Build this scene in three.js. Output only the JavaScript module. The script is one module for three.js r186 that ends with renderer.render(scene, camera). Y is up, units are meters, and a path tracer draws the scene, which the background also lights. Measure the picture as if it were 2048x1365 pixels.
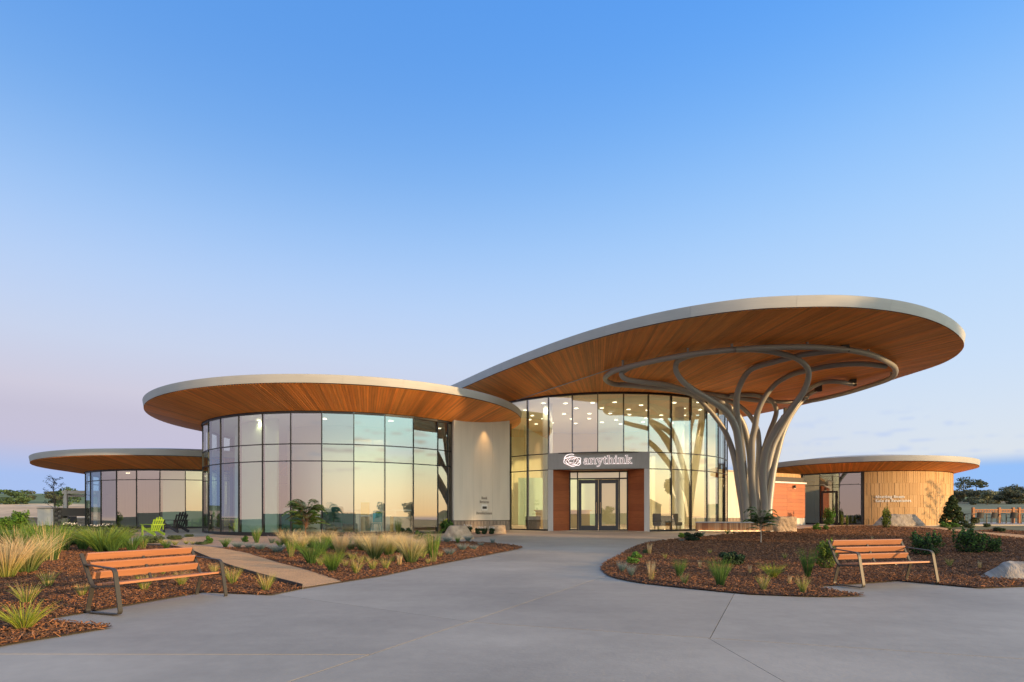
import * as THREE from 'three';
import { mergeGeometries as joined } from 'three/addons/utils/BufferGeometryUtils.js';
import { RoundedBoxGeometry } from 'three/addons/geometries/RoundedBoxGeometry.js';
import { ConvexGeometry } from 'three/addons/geometries/ConvexGeometry.js';
import { TextGeometry } from 'three/addons/geometries/TextGeometry.js';
import { FontLoader } from 'three/addons/loaders/FontLoader.js';

// ---------------------------------------------------------------- camera, sky, sun, exposure
const scene = new THREE.Scene();
const camera = new THREE.PerspectiveCamera(2 * Math.atan(1035 / 1200) * 180 / Math.PI, 2048 / 2070, 0.1, 4000);
camera.position.set(0, 1.5, 0);
camera.lookAt(0, 1.5, -10);
camera.setViewOffset(2048, 2070, 0, 0, 2048, 1365);   // a level shift lens: the horizon lies low in the frame
const SUN_AZ = new THREE.Vector2(0.85, 0.53).normalize(), SUN_EL = 7.5 * Math.PI / 180;
const sunDir = new THREE.Vector3(SUN_AZ.x * Math.cos(SUN_EL), Math.sin(SUN_EL), SUN_AZ.y * Math.cos(SUN_EL));
const sun = new THREE.DirectionalLight(new THREE.Color().setRGB(1, 0.64, 0.3), 5);
sun.position.copy(sunDir).multiplyScalar(90).add(new THREE.Vector3(0, 0, -30));
sun.target.position.set(0, 0, -30);
sun.castShadow = true; sun.shadow.radius = 1.6; sun.shadow.mapSize.set(4096, 4096);
Object.assign(sun.shadow.camera, { left: -60, right: 60, top: 40, bottom: -40, near: 1, far: 220 });
sun.name = 'sun'; scene.add(sun, sun.target);
const EXPOSURE = 1.25;

let seed = 7;
const rnd = () => { seed = (seed + 0x6d2b79f5) | 0; let t = Math.imul(seed ^ (seed >>> 15), 1 | seed); t = (t + Math.imul(t ^ (t >>> 7), 61 | t)) ^ t; return ((t ^ (t >>> 14)) >>> 0) / 4294967296; };
const rr = (a, b) => a + (b - a) * rnd();
const clamp = (x, a = 0, b = 1) => Math.min(b, Math.max(a, x));
const lerp = (a, b, t) => a + (b - a) * t;
const sstep = (a, b, x) => { const t = clamp((x - a) / (b - a)); return t * t * (3 - 2 * t); };
const hash2 = (x, y, s) => { let h = Math.imul(x, 374761393) + Math.imul(y, 668265263) + Math.imul(s, 974634777); h = Math.imul(h ^ (h >>> 13), 1274126177); return ((h ^ (h >>> 16)) >>> 0) / 4294967296; };
const mod = (a, n) => ((a % n) + n) % n;
function vnoise(x, y, px, py, s) {            // value noise that repeats after px, py
  const ix = Math.floor(x), iy = Math.floor(y), fx = x - ix, fy = y - iy, u = fx * fx * (3 - 2 * fx), v = fy * fy * (3 - 2 * fy);
  const h = (a, b) => hash2(mod(a, px), mod(b, py), s);
  return lerp(lerp(h(ix, iy), h(ix + 1, iy), u), lerp(h(ix, iy + 1), h(ix + 1, iy + 1), u), v);
}
function fbm(u, v, fx, fy, oct, s) {          // u, v in 0..1
  let a = 0.5, sum = 0, tot = 0;
  for (let o = 0; o < oct; o++) { sum += a * vnoise(u * fx, v * fy, fx, fy, s + o); tot += a; a *= 0.55; fx *= 2; fy *= 2; }
  return sum / tot;
}

// the sky: dusk, blue overhead, pink and blue belt away from the sun, gold towards it
{
  const W = 2048, H = 1024, data = new Float32Array(W * H * 4);
  const ramp = (stops) => (el) => { let i = 0; while (i < stops.length - 2 && el > stops[i + 1][0]) i++; const a = stops[i], b = stops[i + 1], t = clamp((el - a[0]) / (b[0] - a[0])); return [lerp(a[1], b[1], t), lerp(a[2], b[2], t), lerp(a[3], b[3], t)]; };
  const away = ramp([[0, .22, .33, .59], [3.2, .21, .32, .60], [5.8, .44, .41, .54], [10, .56, .54, .65], [15, .51, .60, .78], [20, .41, .57, .85], [27, .22, .43, .785], [33, .125, .325, .74], [44, .084, .275, .71], [90, .065, .19, .53]]);
  const mid = ramp([[0, .29, .46, .78], [3.8, .235, .43, .79], [4.8, .64, .69, .75], [8, .60, .685, .795], [12, .535, .665, .84], [20, .42, .61, .875], [28, .26, .50, .875], [36, .115, .355, .84], [44, .084, .29, .80], [90, .065, .19, .55]]);
  const behindRamp = ramp([[0, .98, .68, .56], [4, .92, .71, .68], [8, .86, .75, .79], [14, .79, .81, .92], [22, .66, .80, .95], [32, .42, .63, .92], [46, .2, .42, .8], [90, .07, .21, .6]]);
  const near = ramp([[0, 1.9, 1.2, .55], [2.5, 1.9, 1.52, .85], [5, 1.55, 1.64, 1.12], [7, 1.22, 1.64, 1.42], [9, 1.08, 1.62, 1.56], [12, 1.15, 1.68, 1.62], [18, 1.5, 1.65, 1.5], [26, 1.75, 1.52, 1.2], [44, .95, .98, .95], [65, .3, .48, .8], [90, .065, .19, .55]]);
  for (let j = 0; j < H; j++) {
    const el = ((j + 0.5) / H - 0.5) * 180, e = Math.max(el, 0);
    const soft = (f) => { if (e < 14) return f(e); const w = Math.min(4, (e - 12) * 0.8), p = [-1, -0.5, 0, 0.5, 1].map((k) => f(Math.min(90, e + k * w))); return [0, 1, 2].map((q) => p.reduce((a, b) => a + b[q], 0) / 5); };
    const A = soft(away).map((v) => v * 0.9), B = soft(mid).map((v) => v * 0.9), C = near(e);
    for (let i = 0; i < W; i++) {
      const az = ((i + 0.5) / W - 0.5) * 2 * Math.PI, c = Math.cos(az) * SUN_AZ.x + Math.sin(az) * SUN_AZ.y;
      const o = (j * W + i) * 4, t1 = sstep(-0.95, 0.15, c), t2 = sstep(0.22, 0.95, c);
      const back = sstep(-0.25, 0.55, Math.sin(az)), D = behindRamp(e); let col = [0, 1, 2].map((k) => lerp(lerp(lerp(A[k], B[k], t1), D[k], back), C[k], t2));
      if (e > 3.5 && e < 10) {                                    // thin evening cloud streaks
        const n = fbm(i / W, e / 90 + 0.013, 90, 360, 4, 31) + 0.25 * (fbm(i / W, e / 90, 400, 700, 2, 57) - 0.5);
        const k = sstep(0.62, 0.76, n) * sstep(3.6, 4.6, e) * (1 - sstep(7.2, 9.5, e)) * sstep(-0.35, 0.1, c) * 0.6;
        const cl = [.38, .48, .72].map((x, q) => lerp(x, [.9, .5, .35][q], t2));
        col = col.map((x, q) => lerp(x, cl[q], k));
      }
      data.set([col[0], col[1], col[2], 1], o);
    }
  }
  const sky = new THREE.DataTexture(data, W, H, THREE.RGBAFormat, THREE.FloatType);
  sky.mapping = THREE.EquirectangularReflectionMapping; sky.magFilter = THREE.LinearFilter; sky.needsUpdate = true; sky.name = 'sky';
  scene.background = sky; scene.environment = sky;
}

// ---------------------------------------------------------------- helpers
function mergeGeometries(list) {               // joins geometries whatever their attributes
  return joined(list.map((g0) => { const g = g0.index ? g0.toNonIndexed() : g0.clone(); for (const k of Object.keys(g.attributes)) if (!['position', 'normal', 'uv'].includes(k)) g.deleteAttribute(k); if (!g.attributes.normal) g.computeVertexNormals(); if (!g.attributes.uv) g.setAttribute('uv', new THREE.Float32BufferAttribute(new Float32Array(g.attributes.position.count * 2), 2)); g.clearGroups(); return g; }));
}
const V = (x, y, z) => new THREE.Vector3(x, y, z);
const F = 1200, HOR = 1035, EYE = 1.5, SLOPE = 0.0241667;
const W3 = (px, py, d) => V((px - 1024) / F * d, EYE + (HOR - py) / F * d, -d);     // surveyed from the photograph: point at depth d
const gd = (py) => 1800 / (py - 1006);                                               // depth of a point on the sloping site
const G = (px, py) => { const d = gd(py); return V((px - 1024) / F * d, SLOPE * d, -d); };
function ground(x, z) {
  const d = -z;
  if (d < 0) { const b = -d; return SLOPE * d * (b < 40 ? 1 : 40 / b) - 6 * sstep(60, 260, b) + 8 * sstep(260, 700, b) * (0.6 + 0.5 * vnoise(x / 130 + 50, z / 300, 997, 997, 5)) + 9 * sstep(650, 1200, b); }
  const near = SLOPE * Math.min(d, 41);
  const dd = Math.hypot(d, 0.35 * x);
  let far = 0;
  if (d > 60) {
    const k = [[60, 0], [100, 1.3], [150, 3.9], [250, 9.4], [400, 18.6], [600, 19.5], [1400, 14]];
    let i = 0; while (i < k.length - 2 && dd > k[i + 1][0]) i++;
    far = lerp(k[i][1], k[i + 1][1], clamp((dd - k[i][0]) / (k[i + 1][0] - k[i][0])));
    const side = sstep(-0.2, 0.3, x / d);
    far *= lerp(dd > 250 ? 1 - 0.45 * sstep(250, 420, dd) : 1, 0.95 - 0.3 * sstep(90, 200, dd) * (1 - sstep(250, 390, dd)), side);
    far += (fbm(x / 900 + .5, z / 900 + .5, 7, 7, 3, 77) - 0.5) * 2.2 * sstep(90, 250, d);
  }
  return near + far;
}
const ORD = ['first', 'second', 'third', 'fourth', 'fifth', 'sixth', 'seventh', 'eighth', 'ninth', 'tenth', 'eleventh', 'twelfth'];
const counts = {};
const numbered = (name) => { const n = counts[name] = (counts[name] ?? -1) + 1; return n ? name + '_' + String(n).padStart(3, '0') : name; };
function shade(o) { o.castShadow = o.receiveShadow = true; return o; }
function part(name, geo, mat, parent) { const m = shade(new THREE.Mesh(geo, mat)); m.name = name; if (parent) parent.add(m); return m; }
function grp(name, parent) { const g = new THREE.Group(); g.name = name; parent.add(g); return g; }
function thing(name, label, category, pos = [0, 0, 0], turn = 0, group) {
  const o = new THREE.Group(); o.name = numbered(name); o.position.set(...(pos.isVector3 ? pos.toArray() : pos)); o.rotation.y = turn;
  o.userData = { label, category }; if (group) o.userData.group = group; scene.add(o); return o;
}
function struct(name, geo, mat, kind = 'structure', label) { const m = part(numbered(name), geo, mat, scene); m.userData.kind = kind; if (label) m.userData.label = label; return m; }
function dup(src, label, pos, turn = 0, scale = 1, group) {
  const r = src.clone(); r.name = numbered(src.name.replace(/_\d{3}$/, '')); r.userData = { label, category: src.userData.category }; if (group) r.userData.group = group;
  r.position.copy(pos); r.rotation.y = turn; if (scale.length) r.scale.set(...scale); else r.scale.setScalar(scale); scene.add(r); return r;
}
const box = (w, h, d, x = 0, y = 0, z = 0, ry = 0) => { const g = new THREE.BoxGeometry(w, h, d); if (ry) g.rotateY(ry); return g.translate(x, y, z); };
const rbox = (w, h, d, r, x = 0, y = 0, z = 0) => new RoundedBoxGeometry(w, h, d, 2, r).translate(x, y, z);
function geo(pos, idx, uv, col) {
  const g = new THREE.BufferGeometry(); g.setAttribute('position', new THREE.Float32BufferAttribute(pos, 3));
  if (uv) g.setAttribute('uv', new THREE.Float32BufferAttribute(uv, 2)); if (col) g.setAttribute('color', new THREE.Float32BufferAttribute(col, 3));
  g.setIndex(idx); g.computeVertexNormals(); return g;
}
const quad = (a, b, c, d, uv = [0, 0, 1, 0, 1, 1, 0, 1]) => geo([a, b, c, d].flatMap((p) => p.toArray()), [0, 1, 2, 0, 2, 3], uv);
// a beam between two points with a rectangular section
function beam(a, b, w, h) {
  const L = a.distanceTo(b), g = new THREE.BoxGeometry(w, h, L), m = new THREE.Matrix4().lookAt(a, b, Math.abs(b.clone().sub(a).normalize().y) > 0.95 ? V(0, 0, 1) : V(0, 1, 0));
  g.applyMatrix4(m); const c = a.clone().add(b).multiplyScalar(0.5); return g.translate(c.x, c.y, c.z);
}
function tube(pts, r0, r1, segs = 24, rad = 8, smooth = true, closed = false) {
  const cv = smooth ? new THREE.CatmullRomCurve3(pts, closed, 'centripetal') : null, pos = [], idx = [], uv = [];
  const at = (t) => cv ? cv.getPoint(t) : pts[Math.round(t * (pts.length - 1))];
  if (!cv) segs = pts.length - 1;
  const P = []; for (let i = 0; i <= segs; i++) P.push(at(closed && i === segs ? 0 : i / segs));
  let n = null, len = 0; const N = [];
  for (let i = 0; i <= segs; i++) {
    const t = (closed ? P[(i + 1) % segs].clone().sub(P[(i - 1 + segs) % segs]) : P[Math.min(segs, i + 1)].clone().sub(P[Math.max(0, i - 1)])).normalize();
    if (!n) n = (Math.abs(t.y) > 0.9 ? V(1, 0, 0) : V(0, 1, 0));
    n = n.clone().addScaledVector(t, -n.dot(t)).normalize(); const b = t.clone().cross(n), r = typeof r0 === 'function' ? r0(i / segs) : lerp(r0, r1, i / segs);
    if (i) len += P[i].distanceTo(P[i - 1]);
    for (let k = 0; k <= rad; k++) {
      const a = k / rad * 2 * Math.PI, q = n.clone().multiplyScalar(Math.cos(a)).addScaledVector(b, Math.sin(a));
      pos.push(P[i].x + q.x * r, P[i].y + q.y * r, P[i].z + q.z * r); N.push(q.x, q.y, q.z); uv.push(k / rad, len);
    }
  }
  for (let i = 0; i < segs; i++) for (let k = 0; k < rad; k++) { const a = i * (rad + 1) + k, b = a + rad + 1; idx.push(a, a + 1, b, b, a + 1, b + 1); }
  const g = geo(pos, idx, uv); g.setAttribute('normal', new THREE.Float32BufferAttribute(N, 3)); return g;
}
// flat bar swept along a path in its own y-z plane, w wide along x
function flatBar(path, w, t) {
  const sh = [], n = path.length, off = (s) => path.map((p, i) => { const a = path[Math.max(0, i - 1)], b = path[Math.min(n - 1, i + 1)], dx = b[0] - a[0], dy = b[1] - a[1], l = Math.hypot(dx, dy); return [p[0] - dy / l * s, p[1] + dx / l * s]; });
  const A = off(t / 2), B = off(-t / 2), pos = [], idx = [];
  for (let i = 0; i < n; i++) pos.push(-w / 2, A[i][1], A[i][0], w / 2, A[i][1], A[i][0], w / 2, B[i][1], B[i][0], -w / 2, B[i][1], B[i][0]);
  for (let i = 0; i < n - 1; i++) for (let k = 0; k < 4; k++) { const a = i * 4 + k, b = i * 4 + (k + 1) % 4; idx.push(a, b, a + 4, b, b + 4, a + 4); }
  idx.push(0, 2, 1, 0, 3, 2); const e = (n - 1) * 4; idx.push(e, e + 1, e + 2, e, e + 2, e + 3);
  const g = geo(pos, idx).toNonIndexed(); g.computeVertexNormals(); return g;
}
function roundPath(pts, r, k = 5) {            // rounds the corners of a polyline [[z, y], ...]
  const out = [pts[0]];
  for (let i = 1; i < pts.length - 1; i++) {
    const p = pts[i], a = pts[i - 1], b = pts[i + 1], u = [a[0] - p[0], a[1] - p[1]], v = [b[0] - p[0], b[1] - p[1]], lu = Math.hypot(...u), lv = Math.hypot(...v), R = Math.min(r, lu / 2.2, lv / 2.2);
    const s = [p[0] + u[0] / lu * R, p[1] + u[1] / lu * R], e = [p[0] + v[0] / lv * R, p[1] + v[1] / lv * R];
    for (let j = 0; j <= k; j++) { const t = j / k; out.push([(1 - t) ** 2 * s[0] + 2 * t * (1 - t) * p[0] + t * t * e[0], (1 - t) ** 2 * s[1] + 2 * t * (1 - t) * p[1] + t * t * e[1]]); }
  }
  out.push(pts[pts.length - 1]); return out;
}

// ---------------------------------------------------------------- materials
function tex(w, h, fn, srgb = false, rx = 1, ry = 1) {
  const d = new Uint8Array(w * h * 4);
  for (let y = 0; y < h; y++) for (let x = 0; x < w; x++) { const c = fn(x / w, y / h), o = (y * w + x) * 4, q = typeof c === 'number' ? [c, c, c] : c; for (let k = 0; k < 3; k++) { let v = clamp(q[k]); if (srgb) v = v <= 0.0031308 ? v * 12.92 : 1.055 * v ** (1 / 2.4) - 0.055; d[o + k] = v * 255; } d[o + 3] = 255; }
  const t = new THREE.DataTexture(d, w, h, THREE.RGBAFormat); t.wrapS = t.wrapT = THREE.RepeatWrapping; t.magFilter = THREE.LinearFilter; t.minFilter = THREE.LinearMipmapLinearFilter; t.generateMipmaps = true;
  if (srgb) t.colorSpace = THREE.SRGBColorSpace; t.repeat.set(rx, ry); t.needsUpdate = true; return t;
}
const rgb = (r, g, b) => new THREE.Color().setRGB(r, g, b);
const std = (c, rough = 0.8, o = {}) => new THREE.MeshStandardMaterial({ color: rgb(...c), roughness: rough, side: THREE.DoubleSide, ...o });
const tWood = tex(256, 1024, (u, v) => { const g = fbm(u + 0.02 * fbm(u, v, 4, 3, 2, 3), v, 40, 3, 4, 11), k = fbm(u, v, 5, 4, 3, 12); const m = 0.68 + 0.28 * (g - 0.5) + 0.2 * (k - 0.5); return [m * 1.25, m * 1.2, m * 1.1]; }, true);
const tWoodB = tex(128, 512, (u, v) => fbm(u, v, 50, 3, 3, 15));
const tConc = tex(1024, 1024, (u, v) => { const a = fbm(u, v, 3, 3, 5, 21), b = fbm(u, v, 60, 60, 3, 22), s = fbm(u, v, 4, 14, 4, 23), m = 0.8 + 0.42 * (a - 0.5) + 0.12 * (b - 0.5) + 0.2 * (s - 0.5); return [m, m * 0.985, m * 0.955]; }, true, 1 / 7, 1 / 7);
const tConcB = tex(512, 512, (u, v) => 0.6 * fbm(u, v, 70, 70, 3, 25) + 0.4 * fbm(u, v, 6, 40, 3, 26), false, 1 / 2.3, 1 / 2.3);
const tMulch = tex(1024, 1024, (u, v) => { const a = fbm(u, v, 90, 40, 3, 41), b = fbm(u, v, 30, 110, 3, 42), c = fbm(u, v, 5, 5, 3, 43), m = 0.35 + 0.9 * Math.max(a, b) * 0.9 - 0.25 + 0.3 * (c - 0.5); return [m * 1.15, m * 0.92, m * 0.78]; }, true, 1 / 2.4, 1 / 2.4);
const tMulchB = tex(512, 512, (u, v) => Math.max(fbm(u, v, 60, 24, 3, 45), fbm(u, v, 22, 70, 3, 46)), false, 1 / 1.3, 1 / 1.3);
const tGrav = tex(1024, 1024, (u, v) => { const a = vnoise(u * 300, v * 300, 300, 300, 51), b = fbm(u, v, 6, 6, 4, 52), m = 0.62 + 0.5 * (a - 0.5) + 0.22 * (b - 0.5); return [m * 1.08, m, m * 0.9]; }, true, 1 / 2.6, 1 / 2.6);
const tGravB = tex(512, 512, (u, v) => vnoise(u * 150, v * 150, 150, 150, 53), false, 1 / 1.3, 1 / 1.3);
const tStone = tex(512, 512, (u, v) => { const a = fbm(u, v, 5, 7, 5, 61), b = fbm(u, v, 60, 60, 3, 62), m = 0.72 + 0.7 * (a - 0.5) + 0.22 * (b - 0.5); return [m, m * lerp(0.9, 1, b), m * lerp(0.78, 1, b)]; }, true);
const tStoneB = tex(512, 512, (u, v) => 0.7 * fbm(u, v, 8, 12, 5, 63) + 0.3 * fbm(u, v, 60, 60, 2, 64));
const tTile = tex(256, 256, (u, v) => { const m = 0.9 + 0.16 * (fbm(u, v, 3, 4, 4, 91) - 0.5) + 0.1 * (fbm(u, v, 40, 40, 2, 92) - 0.5); return [m, m * 0.98, m * 0.95]; }, true);
const tSoil = tex(512, 512, (u, v) => { const a = fbm(u, v, 6, 6, 6, 71), m = 0.72 + 0.55 * (a - 0.5); return [m, m, m]; }, true);
const tBrush = tex(256, 256, (u, v) => { const m = 0.86 + 0.12 * (fbm(u, v, 120, 3, 2, 81) - 0.5) + 0.14 * (fbm(u, v, 3, 3, 3, 82) - 0.5); return m; }, true);
const M = {
  soffit: std([0.92, 0.33, 0.066], 0.55, { map: tWood, bumpMap: tWoodB, bumpScale: 0.002, vertexColors: true }),
  cavity: std([0.05, 0.022, 0.01], 0.9),
  fascia: std([0.45, 0.45, 0.435], 0.55, { map: tBrush }),
  deck: std([0.45, 0.45, 0.44], 0.8),
  frame: std([0.025, 0.025, 0.027], 0.4, { metalness: 0.4 }),
  glass: new THREE.MeshPhysicalMaterial({ color: rgb(0.86, 0.95, 0.9), roughness: 0.0, transmission: 1, thickness: 0, ior: 3.5, side: THREE.DoubleSide }),
  glassDoor: new THREE.MeshPhysicalMaterial({ color: rgb(0.7, 0.78, 0.74), roughness: 0.0, transmission: 1, thickness: 0, ior: 3.0, side: THREE.DoubleSide }),
  steel: std([0.31, 0.30, 0.283], 0.42, { metalness: 0.1 }),
  steelDark: std([0.06, 0.055, 0.05], 0.5, { metalness: 0.5 }),
  panelGrey: std([0.77, 0.70, 0.60], 0.55, { map: tBrush }),
  portal: std([0.37, 0.35, 0.33], 0.5, { metalness: 0.2, map: tBrush }),
  column: std([0.6, 0.56, 0.52], 0.5, { map: tBrush }),
  woodPanel: std([0.46, 0.135, 0.05], 0.45, { map: tWood, bumpMap: tWoodB, bumpScale: 0.001 }),
  woodPanelB: std([0.40, 0.115, 0.045], 0.45, { map: tWood, bumpMap: tWoodB, bumpScale: 0.001 }),
  bench: std([0.44, 0.195, 0.10], 0.5, { map: tWood, bumpMap: tWoodB, bumpScale: 0.001 }),
  benchSlat: std([0.5, 0.27, 0.13], 0.6, { map: tWood }),
  benchSlatB: std([0.33, 0.15, 0.07], 0.6, { map: tWood }),
  benchSlatC: std([0.6, 0.36, 0.2], 0.6, { map: tWood }),
  benchMetal: std([0.052, 0.047, 0.04], 0.5, { metalness: 0.3 }),
  tileA: std([0.57, 0.35, 0.155], 0.75, { map: tTile }),
  tileB: std([0.53, 0.32, 0.14], 0.75, { map: tTile }),
  tileC: std([0.60, 0.375, 0.175], 0.75, { map: tTile }),
  plinthA: std([0.40, 0.34, 0.29], 0.8, { map: tStone }),
  plinthB: std([0.34, 0.285, 0.245], 0.8, { map: tStone }),
  joint: std([0.1, 0.085, 0.07], 0.9),
  conc: std([0.40, 0.357, 0.30], 0.62, { map: tConc, bumpMap: tConcB, bumpScale: 0.0025 }),
  concB: std([0.372, 0.33, 0.277], 0.62, { map: tConc, bumpMap: tConcB, bumpScale: 0.0025 }),
  concWarm: std([0.56, 0.42, 0.32], 0.7, { map: tConc, bumpMap: tConcB, bumpScale: 0.002 }),
  mulch: std([0.11, 0.05, 0.025], 0.95, { map: tMulch, bumpMap: tMulchB, bumpScale: 0.03 }),
  chip: std([0.235, 0.105, 0.042], 0.9),
  gravel: std([0.82, 0.49, 0.25], 0.95, { map: tGrav, bumpMap: tGravB, bumpScale: 0.008 }),
  pinkGravel: std([0.62, 0.44, 0.34], 0.95, { map: tGrav, bumpMap: tGravB, bumpScale: 0.012 }),
  stone: std([0.62, 0.47, 0.33], 0.85, { map: tStone, bumpMap: tStoneB, bumpScale: 0.04 }),
  stoneGrey: std([0.42, 0.375, 0.32], 0.85, { map: tStone, bumpMap: tStoneB, bumpScale: 0.04 }),
  soil: std([1, 1, 1], 0.97, { vertexColors: true, map: tSoil }),
  white: std([0.78, 0.76, 0.72], 0.8), cream: std([0.74, 0.66, 0.46], 0.8), pale: std([0.52, 0.66, 0.52], 0.8), ochre: std([0.72, 0.52, 0.16], 0.8),
  floorIn: std([0.42, 0.36, 0.27], 0.5), black: std([0.018, 0.018, 0.02], 0.5), text: std([0.24, 0.2, 0.165], 0.6),
  lime: std([0.22, 0.36, 0.03], 0.5), blackPoly: std([0.022, 0.022, 0.026], 0.55), teal: std([0.03, 0.13, 0.12], 0.85), tealChair: std([0.08, 0.30, 0.33], 0.6), tealPattern: std([0.1, 0.2, 0.18], 0.9, { map: tStone }),
  maple: std([0.62, 0.45, 0.2], 0.6), trellis: std([0.42, 0.17, 0.06], 0.7, { map: tWood }), brownSeat: std([0.1, 0.07, 0.045], 0.8),
  lampGlow: new THREE.MeshStandardMaterial({ color: rgb(1, 0.9, 0.75), emissive: rgb(1, 0.86, 0.62), emissiveIntensity: 4.5, side: THREE.DoubleSide }),
  ledGlow: new THREE.MeshStandardMaterial({ color: rgb(1, 0.8, 0.5), emissive: rgb(1, 0.68, 0.34), emissiveIntensity: 2.2, side: THREE.DoubleSide }),
  filler: std([0.16, 0.15, 0.14], 0.95),
  signTube: std([0.55, 0.25, 0.16], 0.5),
  signGlow: new THREE.MeshStandardMaterial({ color: rgb(1, 0.95, 0.93), emissive: rgb(1, 0.86, 0.84), emissiveIntensity: 1.0, side: THREE.DoubleSide }),
  doorGrey: std([0.055, 0.055, 0.058], 0.4, { metalness: 0.4 }), brass: std([0.5, 0.33, 0.2], 0.35, { metalness: 0.7 }),
  signFace: std([0.34, 0.22, 0.2], 0.5),
};

// ---------------------------------------------------------------- terrain, pavements, beds
{
  const radii = [0]; for (let r = 1.5; r < 80; r += 1.5) radii.push(r); for (let r = 80; r < 1500; r *= 1.07) radii.push(r); radii.push(1500);
  const NA = 288, pos = [], idx = [], uv = [], col = [];
  const sand = [.86, .60, .36], green = [.13, .21, .07], dry = [.34, .27, .15], meadow = [.15, .19, .10], asphalt = [.11, .1, .1];
  for (const r of radii) for (let k = 0; k <= NA; k++) {
    const a = k / NA * 2 * Math.PI, x = r * Math.sin(a), z = -r * Math.cos(a), d = -z;
    pos.push(x, ground(x, z) - 0.06, z); uv.push(x / 6, z / 6);
    const n = fbm(x / 400 + .5, z / 400 + .5, 21, 21, 4, 91) - 0.5, dd = Math.hypot(d, 0.35 * x);
    let c = dry;
    const mixc = (p, q, t) => p.map((v, i) => lerp(v, q[i], t));
    if (d > 0) {
      const side = x / d;
      const L = mixc(mixc(mixc([.2, .17, .09], asphalt, sstep(50, 56, dd) * (1 - sstep(62, 66, dd))), sand, sstep(66, 72, dd)), green, sstep(128 + 60 * n, 150 + 60 * n, dd));
      const R = mixc(mixc(mixc([.16, .17, .08], meadow, sstep(50, 70, dd)), dry, sstep(235 + 40 * n, 250 + 40 * n, dd) * (1 - sstep(285, 300, dd))), green, sstep(285, 300, dd));
      c = mixc(L, mixc(R, dry, 0.7 * sstep(370, 395, dd)), sstep(-0.25, 0.2, side));
    } else c = mixc([.16, .17, .08], [.07, .09, .06], sstep(60, 300, dd));
    col.push(...c.map((v) => v * (0.85 + 1.1 * n)));
  }
  for (let i = 0; i < radii.length - 1; i++) for (let k = 0; k < NA; k++) { const a = i * (NA + 1) + k, b = a + NA + 1; idx.push(a, a + 1, b, b, a + 1, b + 1); }
  const t = struct('ground', geo(pos, idx, uv, col), M.soil); t.userData.label = 'open rolling field of dry and green grass around the site';
}
// a sheet laid on the site: polygon of points, lifted by h
function sheetGeo(pts, h) {
  const s = new THREE.Shape(pts.map((p) => new THREE.Vector2(p.x, -p.z))), g = new THREE.ShapeGeometry(s), a = g.attributes.position, uv = [];
  for (let i = 0; i < a.count; i++) { const x = a.getX(i), z = -a.getY(i); a.setXYZ(i, x, ground(x, z) + h, z); uv.push(x, z); }
  g.setAttribute('uv', new THREE.Float32BufferAttribute(uv, 2)); g.computeVertexNormals(); return g;
}
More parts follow.
